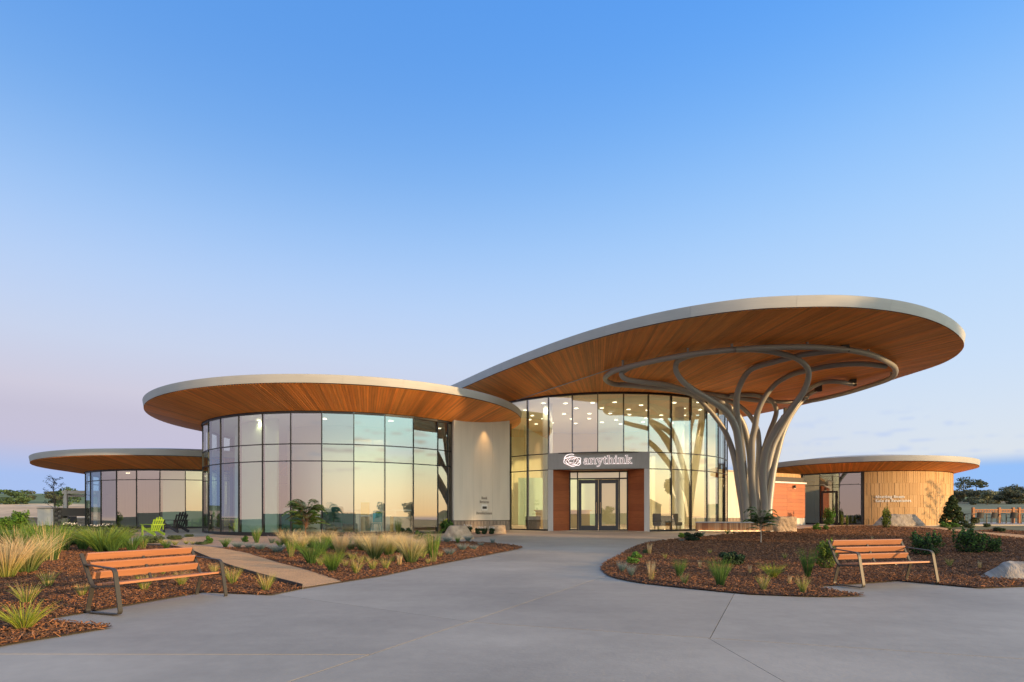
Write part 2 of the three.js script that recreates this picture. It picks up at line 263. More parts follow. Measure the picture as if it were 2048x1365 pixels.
// a slab with thickness: sheet plus skirt
function slabGeo(pts, h, t) {
  const top = sheetGeo(pts, h), pos = [], idx = [], uv = [];
  pts.forEach((p, i) => { const q = pts[(i + 1) % pts.length], o = pos.length / 3, y = ground(p.x, p.z) + h, y2 = ground(q.x, q.z) + h; pos.push(p.x, y, p.z, q.x, y2, q.z, q.x, y2 - t, q.z, p.x, y - t, p.z); uv.push(p.x, p.z, q.x, q.z, q.x, q.z + t, p.x, p.z + t); idx.push(o, o + 1, o + 2, o, o + 2, o + 3); });
  return mergeGeometries([top, geo(pos, idx, uv)]);
}
const px = (list) => list.map(([x, y]) => G(x, y));
function smooth(pts, k = 6) { const c = new THREE.CatmullRomCurve3(pts, false, 'centripetal'); return c.getPoints(pts.length * k); }
{
  // concrete plaza: slabs cut along the joints that the photograph shows
  const plaza = grp(numbered('plaza'), scene); plaza.userData = { kind: 'structure', label: 'broad grey concrete plaza of large jointed slabs' };
  let polys = [[V(-17, 0, 9), V(24, 0, 9), V(24, 0, -33.5), V(-17, 0, -33.5)]];
  const sideOf = (a, b, p) => (b.x - a.x) * (p.z - a.z) - (b.z - a.z) * (p.x - a.x);
  const cut = (poly, a, b, s, gap) => {
    const L = Math.hypot(b.x - a.x, b.z - a.z), f = (p) => s * sideOf(a, b, p) / L - gap, out = [];
    poly.forEach((p, i) => { const q = poly[(i + 1) % poly.length], fp = f(p), fq = f(q); if (fp >= 0) out.push(p); if (fp * fq < 0) out.push(p.clone().lerp(q, fp / (fp - fq))); });
    return out;
  };
  const cen = (poly) => poly.reduce((s, p) => s.add(p), V(0, 0, 0)).multiplyScalar(1 / poly.length);
  const split = (p1, p2, gap, test = () => true) => { const a = G(...p1), b = G(...p2), next = []; for (const poly of polys) { if (!test(poly)) { next.push(poly); continue; } const A = cut(poly, a, b, 1, gap), B = cut(poly, a, b, -1, gap); if (A.length < 3 || B.length < 3) next.push(poly); else next.push(A, B); } polys = next; };
  const has = (x, y) => (poly) => { const p = G(x, y); let inside = false; poly.forEach((a, i) => { const b = poly[(i + 1) % poly.length]; if ((a.z > p.z) !== (b.z > p.z) && p.x < (b.x - a.x) * (p.z - a.z) / (b.z - a.z) + a.x) inside = !inside; }); return inside; };
  split([1193, 1159], [660, 1337], 0.007);
  split([940, 1245], [1360, 1273], 0.008, has(1300, 1220));
  split([1468, 1190], [1420, 1278], 0.0045, has(1300, 1220));
  split([1420, 1279], [1570, 1365], 0.004, has(1300, 1340));
  split([31, 1309], [735, 1310], 0.009, has(600, 1250));
  split([967, 1123], [1207, 1130], 0.008, has(900, 1200));
  split([694, 1210], [880, 1236], 0.004, has(900, 1200));
  split([830, 1100], [1290, 1089], 0.006, has(1100, 1095));
  polys.forEach((p, i) => { const g = slabGeo(p, 0, 0.1); part('concrete_slab', g, i % 3 === 1 ? M.concB : M.conc, plaza); });

  struct('joint_filler', sheetGeo([V(-17, 0, 9), V(24, 0, 9), V(24, 0, -33.5), V(-17, 0, -33.5)], -0.02), M.filler, 'structure', 'dark grey filler in the joints of the plaza');
  const terr = px([[900, 1062], [1000, 1071.5], [1100, 1074.5], [1200, 1077], [1344, 1079.5], [1400, 1074.5], [1480, 1067], [1540, 1062.5], [1620, 1056.5], [1725, 1051.5], [1725, 1047], [1400, 1047], [900, 1050]]);
  struct('terrace', slabGeo(terr, 0.006, 0.1), M.concWarm, 'structure', 'warm toned concrete terrace in front of the entrance');
  const gv = px([[245, 1090], [403, 1093.5], [444, 1097.5], [500, 1095], [560, 1096], [640, 1095], [691, 1091], [885, 1082], [985, 1073], [1008, 1069], [1019, 1063], [900, 1052], [650, 1050], [400, 1052], [240, 1056], [60, 1066], [-200, 1075], [-200, 1093], [100, 1091]]);
  struct('gravel_apron', sheetGeo(gv, 0.02), M.pinkGravel, 'structure', 'pinkish gravel apron at the foot of the glass drums');
  const pathL = [[605, 1179], [560, 1167], [513, 1154], [451, 1135], [410, 1118], [375, 1104], [335, 1096], [270, 1093]], pathR = [[250, 1088.5], [342, 1092], [403, 1094], [444, 1099], [496, 1109], [547, 1125], [615, 1143.5], [684, 1166]];
  const pl = smooth(px(pathL), 4), pr = smooth(px(pathR), 4);
  struct('gravel_path', sheetGeo([...pl, ...pr], 0.026), M.gravel, 'structure', 'tan crushed gravel path curving away from the plaza');
  const edge = pl.map((p) => V(p.x, ground(p.x, p.z) + 0.03, p.z)), eg = [];
  for (let i = 0; i < edge.length - 1; i++) eg.push(beam(edge[i], edge[i + 1], 0.012, 0.12));
  struct('path_edging', mergeGeometries(eg), M.steelDark, 'structure', 'thin dark steel edging beside the tan gravel path');
  const rp = smooth(px([[1610, 1056.5], [1700, 1051.2], [1780, 1051.8], [1845, 1053], [1911, 1060], [1960, 1063.5], [2048, 1072], [2300, 1097]]), 4), rq = smooth(px([[2300, 1106], [2048, 1079], [1960, 1069], [1911, 1064.5], [1858, 1058.3], [1780, 1054.3], [1700, 1053.6], [1610, 1059]]), 4);
  struct('path', sheetGeo([...rp, ...rq], 0.03), M.gravel, 'structure', 'narrow tan path running along the back of the mulch bed');
  struct('patio', slabGeo([V(21, 0, -41.6), V(27, 0, -39.9), V(50, 0, -41.8), V(50, 0, -56), V(34, 0, -56)], 0.03, 0.1), M.concB, 'structure', 'pale concrete patio under the black cafe furniture');
  struct('patio', slabGeo(px([[235, 1086], [282, 1074], [300, 1064], [404, 1058], [445, 1066], [410, 1074], [335, 1082]]), 0.035, 0.1), M.concB, 'structure', 'small pale concrete patio under the two slatted lounge chairs');
}
const BEDS = {
  left: px([[226, 1257], [79, 1243], [407, 1186], [470, 1189], [543, 1192], [605, 1179], [560, 1167], [513, 1154], [451, 1135], [410, 1118], [375, 1104], [335, 1096], [250, 1093.5], [100, 1092], [-250, 1093], [-700, 1150], [-900, 1400], [-500, 1400], [0, 1294.5]]),
  mid: px([[684, 1166], [762, 1154], [851, 1135], [950, 1116], [1005, 1105.5], [1036, 1099.5], [1046, 1096.5], [1033, 1093.5], [985, 1088], [944, 1085.5], [885, 1085], [800, 1089], [691, 1094], [640, 1096.5], [560, 1097.5], [500, 1097], [444, 1099], [496, 1109], [547, 1125], [615, 1143.5]]),
  right: [...smooth(px([[1500, 1191], [1360, 1177], [1275, 1167], [1224, 1156], [1203, 1141], [1208, 1129], [1241, 1111], [1275, 1093], [1300, 1086]]), 5), ...px([[1344, 1080.5], [1400, 1075.5], [1480, 1068], [1560, 1062.5], [1610, 1059], [1700, 1053.6], [1780, 1054.3], [1858, 1058.3], [1911, 1064.5], [1960, 1069], [2048, 1079], [2300, 1106], [2400, 1178], [2048, 1175], [1960, 1178.5], [1797, 1163.5], [1624, 1176], [1680, 1186], [1733, 1194], [1660, 1196], [1607, 1195]])],
  back: px([[1940, 1064], [1990, 1061], [2300, 1080], [2300, 1096], [2048, 1071.5]]),
};
const inside = (poly, x, z) => { let r = false; for (let i = 0, j = poly.length - 1; i < poly.length; j = i++) { const a = poly[i], b = poly[j]; if ((a.z > z) !== (b.z > z) && x < (b.x - a.x) * (z - a.z) / (b.z - a.z) + a.x) r = !r; } return r; };
{
  const names = { left: 'brown mulch bed behind the bench by the gravel path', mid: 'brown mulch bed of feathery grasses before the middle glass drum', right: 'large brown mulch bed between plaza and meeting room', back: 'strip of mulch beyond the narrow tan path' };
  const mats = [], cols = [], o = new THREE.Object3D(), c = new THREE.Color();
  for (const [k, poly] of Object.entries(BEDS)) {
    struct('mulch_bed', sheetGeo(poly, 0.022), M.mulch, 'structure', names[k]);
    const xs = poly.map((p) => p.x), zs = poly.map((p) => p.z), x0 = Math.max(-16, Math.min(...xs)), x1 = Math.min(34, Math.max(...xs)), z0 = Math.min(...zs), z1 = Math.min(-3.6, Math.max(...zs));
    const tries = (x1 - x0) * (z1 - z0) * 1500;
    for (let i = 0; i < tries; i++) {
      const x = rr(x0, x1), z = rr(z0, z1), D = Math.hypot(x, z); if (rnd() > Math.min(1, 60 / (D * D)) + 0.1 || !inside(poly, x + 0.1 * (rnd() - 0.5) * rnd(), z + 0.1 * (rnd() - 0.5) * rnd())) continue;
      if (Math.abs(x) > -z * 0.95) continue;
      const s = rnd() ** 3, big = 1 + Math.max(0, D - 12) * 0.05;
      o.position.set(x, ground(x, z) + 0.02 + 0.035 * rnd(), z); o.rotation.set(rr(-0.6, 0.6), rr(0, 6.28), rr(-0.5, 0.5)); o.scale.set((0.016 + 0.075 * s) * big, 0.004 + 0.005 * rnd(), (0.006 + 0.011 * rnd()) * big); o.updateMatrix();
      mats.push(...o.matrix.elements); const t = rnd(), q = 0.35 + 1.2 * rnd() ** 2.4; c.setRGB(q * lerp(0.8, 1.15, t), q * lerp(0.9, 1, t), q * lerp(1.1, 0.9, t)); cols.push(c.r, c.g, c.b);
    }
  }
  const n = mats.length / 16, im = shade(new THREE.InstancedMesh(new THREE.BoxGeometry(1, 1, 1), M.chip, n));
  im.instanceMatrix.array.set(mats); im.instanceColor = new THREE.InstancedBufferAttribute(new Float32Array(cols), 3); im.name = 'mulch_chips'; im.userData = { kind: 'stuff', label: 'loose brown bark chips covering the planting beds' }; scene.add(im);
}

// ---------------------------------------------------------------- the building: round roofs
const closedAt = (pts) => { const c = new THREE.CatmullRomCurve3(pts, true, 'centripetal'); c.arcLengthDivisions = 2000; return (s) => c.getPointAt(mod(s, 1)); };
const circle = (cx, cz, R, y, tilt = [0, 0]) => (s) => { const a = s * 2 * Math.PI, x = R * Math.sin(a), z = R * Math.cos(a); return V(cx + x, y + tilt[0] * x + tilt[1] * z, cz + z); };   // s = 0 faces the camera
function roof(b, rim, inner, per, o) {
  const r = grp('roof', b), N = 400, P = [], O = [];
  for (let i = 0; i <= N; i++) { const s = i / N, p = rim(s), a = rim(s - 0.0015), c = rim(s + 0.0015), t = c.sub(a).setY(0).normalize(); let n = V(t.z, 0, -t.x); P.push(p); O.push(n); }
  const C = P.reduce((s, p) => s.add(p), V(0, 0, 0)).multiplyScalar(1 / P.length);
  if (P[0].clone().sub(C).dot(O[0]) < 0) O.forEach((n) => n.negate());
  const ring = (prof, from, to, cap) => {
    const pos = [], idx = [], uv = [], m = prof.length; let L = 0;
    for (let i = from; i <= to; i++) { const p = i === to && to < N && to - from === 16 ? P[i - 1].clone().lerp(P[i], 0.975) : P[i], n = O[i]; if (i > from) L += p.distanceTo(P[i - 1]); prof.forEach(([a, y], k) => { pos.push(p.x + n.x * a, p.y + y, p.z + n.z * a); uv.push(k / m * 0.7, L / 2); }); }
    for (let i = 0; i < to - from; i++) for (let k = 0; k < m - 1; k++) { const a = i * m + k, b2 = a + m; idx.push(a, b2, a + 1, a + 1, b2, b2 + 1); }
    return geo(pos, idx, uv);
  };
  const h = o.h, prof = [[-0.2, 0.015], [-0.045, 0.0], [-0.04, 0.03], [-0.005, 0.035], [0.0, 0.045], [0.05, h - 0.02], [0.035, h], [-0.3, h + 0.03]];
  const step = 16; for (let i = 0; i < N; i += step) part('fascia_panel', ring(prof, i, i + step), M.fascia, r);
  // roof surface above
  const pos = [], idx = [], prof2 = [[-0.06, 0.06], [-0.02, h - 0.05], [-0.3, h + 0.028], [-2.5, h + 0.3]];
  const deck = ring(prof2, 0, N), mc = C.clone().setY(C.y + h + 0.45); pos.push(mc.x, mc.y, mc.z);
  for (let i = 0; i <= N; i++) { const p = P[i], n = O[i]; pos.push(p.x - n.x * 2.5, p.y + h + 0.3, p.z - n.z * 2.5); if (i) idx.push(0, i, i + 1); }
  part('roof_deck', mergeGeometries([deck, geo(pos, idx, new Array(pos.length / 3 * 2).fill(0))]), M.deck, r);
  // soffit boards, tapering from rim to glass
  const n = Math.round(per / o.board), bp = [], bi = [], bu = [], bc = [], cp = [], ci = [];
  let band = 1;
  for (let i = 0; i < n; i++) {
    const s0 = i / n, s1 = (i + 1) / n, g = 0.035, a = rim(lerp(s0, s1, g)), b1 = rim(lerp(s0, s1, 1 - g)), c = inner(lerp(s0, s1, 1 - g)), d = inner(lerp(s0, s1, g));
    const dy = rr(-0.003, 0.003); if (rnd() < 0.1) band = rr(0.86, 1.12); const tone = rr(0.82, 1.16) * band, hue = rr(-0.06, 0.06), L = a.distanceTo(d), vo = rr(0, 9), uo = rr(0, 1);
    const q = [a, b1, c, d], o0 = bp.length / 3;
    for (const lift of [0, 0.02]) q.forEach((p, k) => { bp.push(p.x, p.y + dy + lift, p.z); bu.push(uo + (k === 1 || k === 2 ? 0.14 : 0), vo + (k > 1 ? L / 2.6 : 0)); bc.push(tone * (1 + hue), tone, tone * (1 - hue)); });
    bi.push(o0, o0 + 2, o0 + 1, o0, o0 + 3, o0 + 2, o0, o0 + 4, o0 + 7, o0, o0 + 7, o0 + 3, o0 + 1, o0 + 2, o0 + 6, o0 + 1, o0 + 6, o0 + 5);
  }
  const gb = geo(bp, bi, bu, bc).toNonIndexed(); gb.computeVertexNormals();
  const so = part('soffit_board', gb, M.soffit, r); so.userData.kind = 'stuff';
  for (let i = 0; i <= N; i++) { const a = rim(i / N), c = inner(i / N); cp.push(a.x, a.y + 0.03, a.z, c.x, c.y + 0.03, c.z); if (i < N) ci.push(i * 2, i * 2 + 2, i * 2 + 1, i * 2 + 1, i * 2 + 2, i * 2 + 3); }
  part('soffit_backing', geo(cp, ci, new Array(cp.length / 3 * 2).fill(0)), M.cavity, r);
  return r;
}
// a faceted glass wall on a circle; skip(i, row) leaves panes out
function curtainWall(b, cx, cz, R, ts, ys, glass, skip = () => false, skipM = () => false) {
  const w = grp('curtain_wall', b), P = (t, r, y) => V(cx + r * Math.sin(t), y, cz + r * Math.cos(t));
  const n = ts.length - 1, rows = ys.length - 1, f = (o) => w.add(o);
  for (let i = 0; i < n; i++) {
    const t0 = ts[i], t1 = ts[i + 1];
    for (let r = 0; r < rows; r++) if (!skip(i, r)) {
      const tw = rr(-0.004, 0.004), tl = rr(-0.004, 0.004);
      part('pane', quad(P(t0, R + tw, ys[r]), P(t1, R - tw, ys[r]), P(t1, R - tw + tl, ys[r + 1]), P(t0, R + tw + tl, ys[r + 1])), glass, w);
    }
    for (let r = 0; r <= rows; r++) {
      if (skip(i, r) && skip(i, r - 1)) continue;
      if (r === 0 && skip(i, 0)) continue;
      const th = r === rows ? 0.16 : r === 0 ? 0.12 : 0.04, y = r === rows ? ys[r] - 0.02 : r === 0 ? ys[0] + 0.05 : ys[r], a = P(t0, R - 0.04, y), c = P(t1, R - 0.04, y), L = a.distanceTo(c);
      part(r === rows ? 'head_rail' : r === 0 ? 'sill_rail' : 'transom', new THREE.BoxGeometry(L - 0.05, th, 0.13).rotateY((t0 + t1) / 2).translate((a.x + c.x) / 2, y, (a.z + c.z) / 2), M.frame, w);
    }
  }
  for (let i = 0; i <= n; i++) {
    if (skipM(i)) continue;
    const lo = skipM(i, 1) ? ys[2] : ys[0], y0 = lo - 0.02, y1 = ys[rows] + 0.05, p = P(ts[i], R - 0.055, 0);
    part('mullion', new THREE.BoxGeometry(0.042, y1 - y0, 0.17).rotateY(ts[i]).translate(p.x, (y0 + y1) / 2, p.z), M.frame, w);
  }
  return w;
}
function arcWall(cx, cz, R, t0, t1, y0, y1, n = 40) { const pos = [], idx = [], uv = []; for (let i = 0; i <= n; i++) { const t = lerp(t0, t1, i / n), x = cx + R * Math.sin(t), z = cz + R * Math.cos(t); pos.push(x, y0, z, x, y1, z); uv.push((t - t0) * R / 4, y0 / 4, (t - t0) * R / 4, y1 / 4); if (i < n) idx.push(i * 2, i * 2 + 2, i * 2 + 1, i * 2 + 1, i * 2 + 2, i * 2 + 3); } return geo(pos, idx, uv); }
function shellWall(cx, cz, R, t0, t1, y0, y1, th = 0.2, n = 40) {
  const ring = (y, a, b) => { const pos = [], idx = [], uv = []; for (let i = 0; i <= n; i++) { const t = lerp(t0, t1, i / n); pos.push(cx + a * Math.sin(t), y, cz + a * Math.cos(t), cx + b * Math.sin(t), y, cz + b * Math.cos(t)); uv.push(0, i / n, 1, i / n); if (i < n) idx.push(i * 2, i * 2 + 1, i * 2 + 2, i * 2 + 1, i * 2 + 3, i * 2 + 2); } return geo(pos, idx, uv); };
  return mergeGeometries([arcWall(cx, cz, R, t0, t1, y0, y1, n), arcWall(cx, cz, R - th, t0, t1, y0, y1, n), ring(y1, R, R - th), ring(y0, R, R - th)]);
}
const disc = (cx, cz, R, y) => new THREE.CircleGeometry(R, 72).rotateX(-Math.PI / 2).translate(cx, y, cz);
const seq = (t0, dt, a, b) => Array.from({ length: b - a + 1 }, (_, k) => t0 + dt * (a + k));
const lampPts = [];
function ceilingLamp(x, y, z, label, group, I, real) {
  const t = thing('ceiling_light', label, 'ceiling light', [x, y, z], 0, group);
  part('trim_ring', new THREE.TorusGeometry(0.13, 0.016, 6, 20).rotateX(Math.PI / 2).translate(0, -0.012, 0), M.white, t);
  part('light_lens', new THREE.CylinderGeometry(0.125, 0.125, 0.02, 20).translate(0, -0.014, 0), M.lampGlow, t);
  if (real) { const l = new THREE.SpotLight(rgb(1, 0.8, 0.52), I, 0, 1.25, 0.6, 2); l.name = 'ceiling_lamp'; l.position.set(x, y - 0.06, z); l.target.position.set(x, y - 5, z); l.shadow.radius = 5; l.castShadow = true; scene.add(l, l.target); }
}

// middle glass drum
const MID = { cx: -9.0, cz: -33.7, R: 7.48, floor: 0.72, top: 6.15 };
{
  const b = thing('glass_pavilion', 'tall round glass pavilion with flat disc roof, in the middle', 'building'), { cx, cz, R, floor, top } = MID;
  const rim = circle(-9.3, -33.85, 9.8, 6.82, [0.012, 0.004]);
  roof(b, rim, (s) => circle(cx, cz, R + 0.05, top)(s), 2 * Math.PI * 9.8, { h: 0.38, board: 0.125 });
  const ts = seq(-0.82, 0.182, -5, 9).concat([0.905, 1.0, 1.1]);
  curtainWall(b, cx, cz, R, ts, [floor, 3.96, 4.71, top], M.glass);
  part('wall', shellWall(cx, cz, R, 1.1, 2 * Math.PI - 0.82 - 0.182 * 5, floor - 0.3, top), M.panelGrey, b);
  part('floor', disc(cx, cz, R - 0.02, floor + 0.03), M.floorIn, b);
  part('ceiling', disc(cx, cz, R - 0.02, top - 0.02), M.white, b);
  part('foundation', shellWall(cx, cz, R + 0.03, 0, 2 * Math.PI, floor - 0.6, floor + 0.02, 0.4, 80), M.frame, b);
  // pale partitions inside, seen through the glass
  part('partition', shellWall(cx, cz, R - 1.5, -1.35, -0.34, floor + 0.03, top - 0.03, 0.12, 16), M.pale, b);
  part('partition', box(0.15, 5.3, 4.6, 1.2, floor + 2.7, -4.2).rotateY(0.1).translate(cx, 0, cz), M.cream, b);
  part('partition', shellWall(cx, cz, 3.4, -1.5, 2.1, floor + 0.03, top - 0.03, 0.12, 20), M.white, b);
  for (const [k, [x, z]] of [[-3, 5.2], [0.2, 5.6], [3.2, 5], [5.2, 2.6]].entries()) ceilingLamp(cx + x, top - 0.03, cz + z, 'recessed ceiling light inside the middle glass pavilion, ' + ORD[k] + ' from the left', 'lights in the middle pavilion', 7, true);
}
// left glass drum
const LEFT = { cx: -20.7, cz: -41.2, R: 7.05, floor: 0.85, top: 4.25 };
{
  const b = thing('glass_pavilion', 'low round glass pavilion with thin disc roof, at far left', 'building'), { cx, cz, R, floor, top } = LEFT;
  roof(b, circle(-21.2, -40.95, 9.15, 4.69, [0.007, 0.008]), (s) => circle(cx, cz, R + 0.05, top)(s), 2 * Math.PI * 9.15, { h: 0.38, board: 0.125 });
  const ts = seq(0.09, 0.19, -8, 6);
  curtainWall(b, cx, cz, R, ts, [floor, 3.64, top], M.glass);
  part('wall', shellWall(cx, cz, R, 0.09 + 0.19 * 6, 2 * Math.PI + 0.09 - 0.19 * 8, floor - 0.3, top), M.panelGrey, b);
  part('floor', disc(cx, cz, R - 0.02, floor + 0.03), M.floorIn, b);
  part('ceiling', disc(cx, cz, R - 0.02, top - 0.02), M.white, b);
  part('foundation', shellWall(cx, cz, R + 0.03, 0, 2 * Math.PI, floor - 0.6, floor + 0.02, 0.4, 80), M.frame, b);
  part('partition', shellWall(cx, cz, R - 2.2, -0.1, 0.75, floor + 0.03, top - 0.03, 0.12, 16), M.pale, b);
  part('partition', box(0.5, 3.35, 0.25, 3.3, floor + 1.7, 4.6).translate(cx, 0, cz), M.ochre, b, 'yellow upright panel');
  for (const [k, [x, z]] of [[-3, 4.2], [2.2, 4.6]].entries()) ceilingLamp(cx + x, top - 0.03, cz + z, 'recessed ceiling light inside the far left pavilion, the ' + ['left', 'right'][k] + ' of two', 'lights in the left pavilion', 2.5, true);
}
// entrance hall
const HALL = { cx: 5.63, cz: -38.6, R: 7.75, floor: 0.75, top: 7.95 };
{
  const b = thing('entrance_hall', 'tallest round glass hall under the great tilted oval roof', 'building'), { cx, cz, R, floor, top } = HALL;
  const rim = closedAt([[-7.4, 41], [-5.4, 37.4], [-3.1, 33.6], [-.7, 29.5], [1.6, 26.05], [3.45, 23.75], [5.1, 22.2], [6.6, 21.2], [8.15, 20.55], [9.75, 20.3], [11.4, 20.3], [13.4, 20.8], [15.3, 21.75], [17.3, 23.3], [18.9, 25.1], [19.8, 27.4], [19.7, 30.2], [19.2, 34.5], [18.1, 38.5], [15.6, 43.4], [11.6, 47.2], [6, 49.2], [0, 48.4], [-5.4, 45.2]].map(([x, d]) => V(x, 8.58, -d)));
  const inner = (s) => { const p = rim(s), a = Math.atan2(p.x - cx, p.z - cz); return V(cx + (R + 0.05) * Math.sin(a), top, cz + (R + 0.05) * Math.cos(a)); };
  roof(b, rim, inner, 82, { h: 0.42, board: 0.135 });
  part('soffit_trim', beam(V(-0.15, 7.93, -33.6), V(4.67, 8.2, -26.8), 0.03, 0.04), M.fascia, b);
  const ts = seq(-0.84, 0.171, 0, 14);
  curtainWall(b, cx, cz, R, ts, [floor, 4.0, 4.86, top], M.glass, (i, r) => i >= 2 && i <= 5 && (r === 0 || r === 1), (i, low) => low ? i >= 3 && i <= 5 : false);
  part('wall', shellWall(cx, cz, R, -0.84 + 0.171 * 14, 2 * Math.PI - 0.86, floor - 0.3, top), M.cream, b);
  part('floor', disc(cx, cz, R - 0.02, floor + 0.015), M.floorIn, b);
  part('ceiling', disc(cx, cz, R - 0.02, top - 0.02), M.white, b);
  part('foundation', shellWall(cx, cz, R + 0.03, 0, 2 * Math.PI, floor - 0.6, floor + 0.01, 0.4, 80), M.frame, b);
  part('column', new THREE.CylinderGeometry(0.28, 0.28, top - floor, 24).translate(cx - 3.6, (top + floor) / 2, cz + 4.4), M.white, b);
  part('column', new THREE.CylinderGeometry(0.28, 0.28, top - floor, 24).translate(cx + 4.2, (top + floor) / 2, cz + 3.4), M.white, b);
  part('partition', box(5.2, 3.4, 0.2, cx - 2.6, floor + 1.72, cz - 2.2), M.pale, b);
  part('partition', box(0.2, 4.6, 4, cx + 3.4, floor + 2.32, cz - 1.6), M.cream, b);
  part('reception_desk', mergeGeometries([box(3.2, 1.1, 0.7, cx - 2.6, floor + 0.57, cz + 2.6), box(3.4, 0.06, 0.85, cx - 2.6, floor + 1.15, cz + 2.6)]), M.maple, b);
  for (let j = 3; j >= -1; j--) { let m = 0; for (let i = -4; i <= 4; i++) { const x = i * 1.5 + (j % 2 ? 0.4 : -0.3) + rr(-0.35, 0.35), z = j * 1.75 - 0.5 + rr(-0.5, 0.5); if (Math.hypot(x, z) > R - 0.7) continue; ceilingLamp(cx + x, top - 0.03, cz + z, 'recessed light in the hall ceiling, ' + ORD[m] + ' from left in the ' + ['row nearest the glass', 'second row from the glass', 'middle row', 'fourth row from the glass', 'deepest row'][3 - j], 'downlights in the entrance hall ceiling', 9, true); m++; } }

  // entrance portal, flat in front of the curved glass
  const ang = -Math.atan2(0.8, 5.13), pc = V(4.5, 0, -31.32), pt = grp('portal', b); pt.position.copy(pc); pt.rotation.y = ang;
  const f = floor, W2 = 2.62, xi = 2.36;
  part('header', box(2 * W2, 0.86, 0.5, 0, 4.44, -0.15), M.portal, pt);
  for (const s of [-1, 1]) {
    part('jamb', box(0.27, 4.0 - f, 0.5, s * (W2 - 0.135), (4.0 + f) / 2, -0.15), M.column, pt);
    const n = 9; for (let r = 0; r < n; r++) {           // splayed timber linings in horizontal boards
      const y0 = f + (4.0 - f) / n * r + 0.0015, y1 = f + (4.0 - f) / n * (r + 1) - 0.0015, a = V(s * xi, y0, 0.02), c = V(s * 1.56, y0, -1.05), L = a.distanceTo(c);
      part('lining_board', quad(a, c, V(c.x, y1, c.z), V(a.x, y1, a.z), [0.1 * r, 0, 0.1 * r, L / 2, 0.1 * r + 0.3, L / 2, 0.1 * r + 0.3, 0]), (r * 7) % 3 ? M.woodPanel : M.woodPanelB, pt);
    }
  }
  for (const s of [-1, 1]) part('lining_backing', quad(V(s * (xi + 0.03), f, 0.0), V(s * 1.6, f, -1.05), V(s * 1.6, 3.99, -1.05), V(s * (xi + 0.03), 3.99, 0.0)), M.cavity, pt);
  part('portal_ceiling', quad(V(-xi, 3.985, 0.02), V(xi, 3.985, 0.02), V(1.56, 3.985, -1.05), V(-1.56, 3.985, -1.05)), M.woodPanelB, pt);
  part('threshold', box(5, 0.03, 1.3, 0, f + 0.01, -0.5), M.concWarm, pt);
  const dz = -1.08, hd = f + 2.78, ht = f + 3.22;
  const fr = [box(3.1, 0.07, 0.12, 0, hd + 0.05, dz), box(3.12, 0.1, 0.14, 0, ht, dz)]; for (const x of [-1.53, -1.12, 1.12, 1.53]) fr.push(box(0.06, ht - f - 0.05, 0.12, x, (ht + f) / 2 - 0.03, dz));
  fr.push(box(0.36, 0.08, 0.1, -1.325, f + 0.06, dz), box(0.36, 0.08, 0.1, 1.325, f + 0.06, dz), box(3.1, 0.2, 0.12, 0, ht + 0.15, dz - 0.01));
  part('door_frame', mergeGeometries(fr), M.frame, pt);
  const pane = (x0, x1, y0, y1, z) => quad(V(x0, y0, z), V(x1, y0, z), V(x1, y1, z), V(x0, y1, z));
  for (const [x0, x1, y0, y1] of [[-1.5, -1.15, f + 0.1, hd + 0.015], [1.15, 1.5, f + 0.1, hd + 0.015], [-1.09, 1.09, hd + 0.085, ht - 0.05], [-1.5, -1.15, hd + 0.085, ht - 0.05], [1.15, 1.5, hd + 0.085, ht - 0.05]]) part('pane', pane(x0, x1, y0, y1, dz), M.glassDoor, pt);
  for (const s of [-1, 1]) {
    const d = grp('door', pt); d.position.set(s * 0.545, f, dz + 0.02);
    const st = 0.17; part('door_leaf', mergeGeometries([rbox(st, 2.76, 0.06, 0.008, -0.45, 1.4, 0), rbox(st, 2.76, 0.06, 0.008, 0.45, 1.4, 0), rbox(0.73, 0.2, 0.056, 0.008, 0, 2.67, 0), rbox(0.73, 0.27, 0.056, 0.008, 0, 0.155, 0)]), M.doorGrey, d);
    part('pane', pane(-0.37, 0.37, 0.28, 2.58, 0), M.glassDoor, d);
    part('handle', mergeGeometries([tube([V(-s * 0.44, 0.95, 0.1), V(-s * 0.44, 1.55, 0.1)], 0.018, 0.018, 4, 8), tube([V(-s * 0.44, 1.0, 0.02), V(-s * 0.44, 1.0, 0.1)], 0.012, 0.012, 2, 6), tube([V(-s * 0.44, 1.5, 0.02), V(-s * 0.44, 1.5, 0.1)], 0.012, 0.012, 2, 6)]), M.brass, d);
  }
}
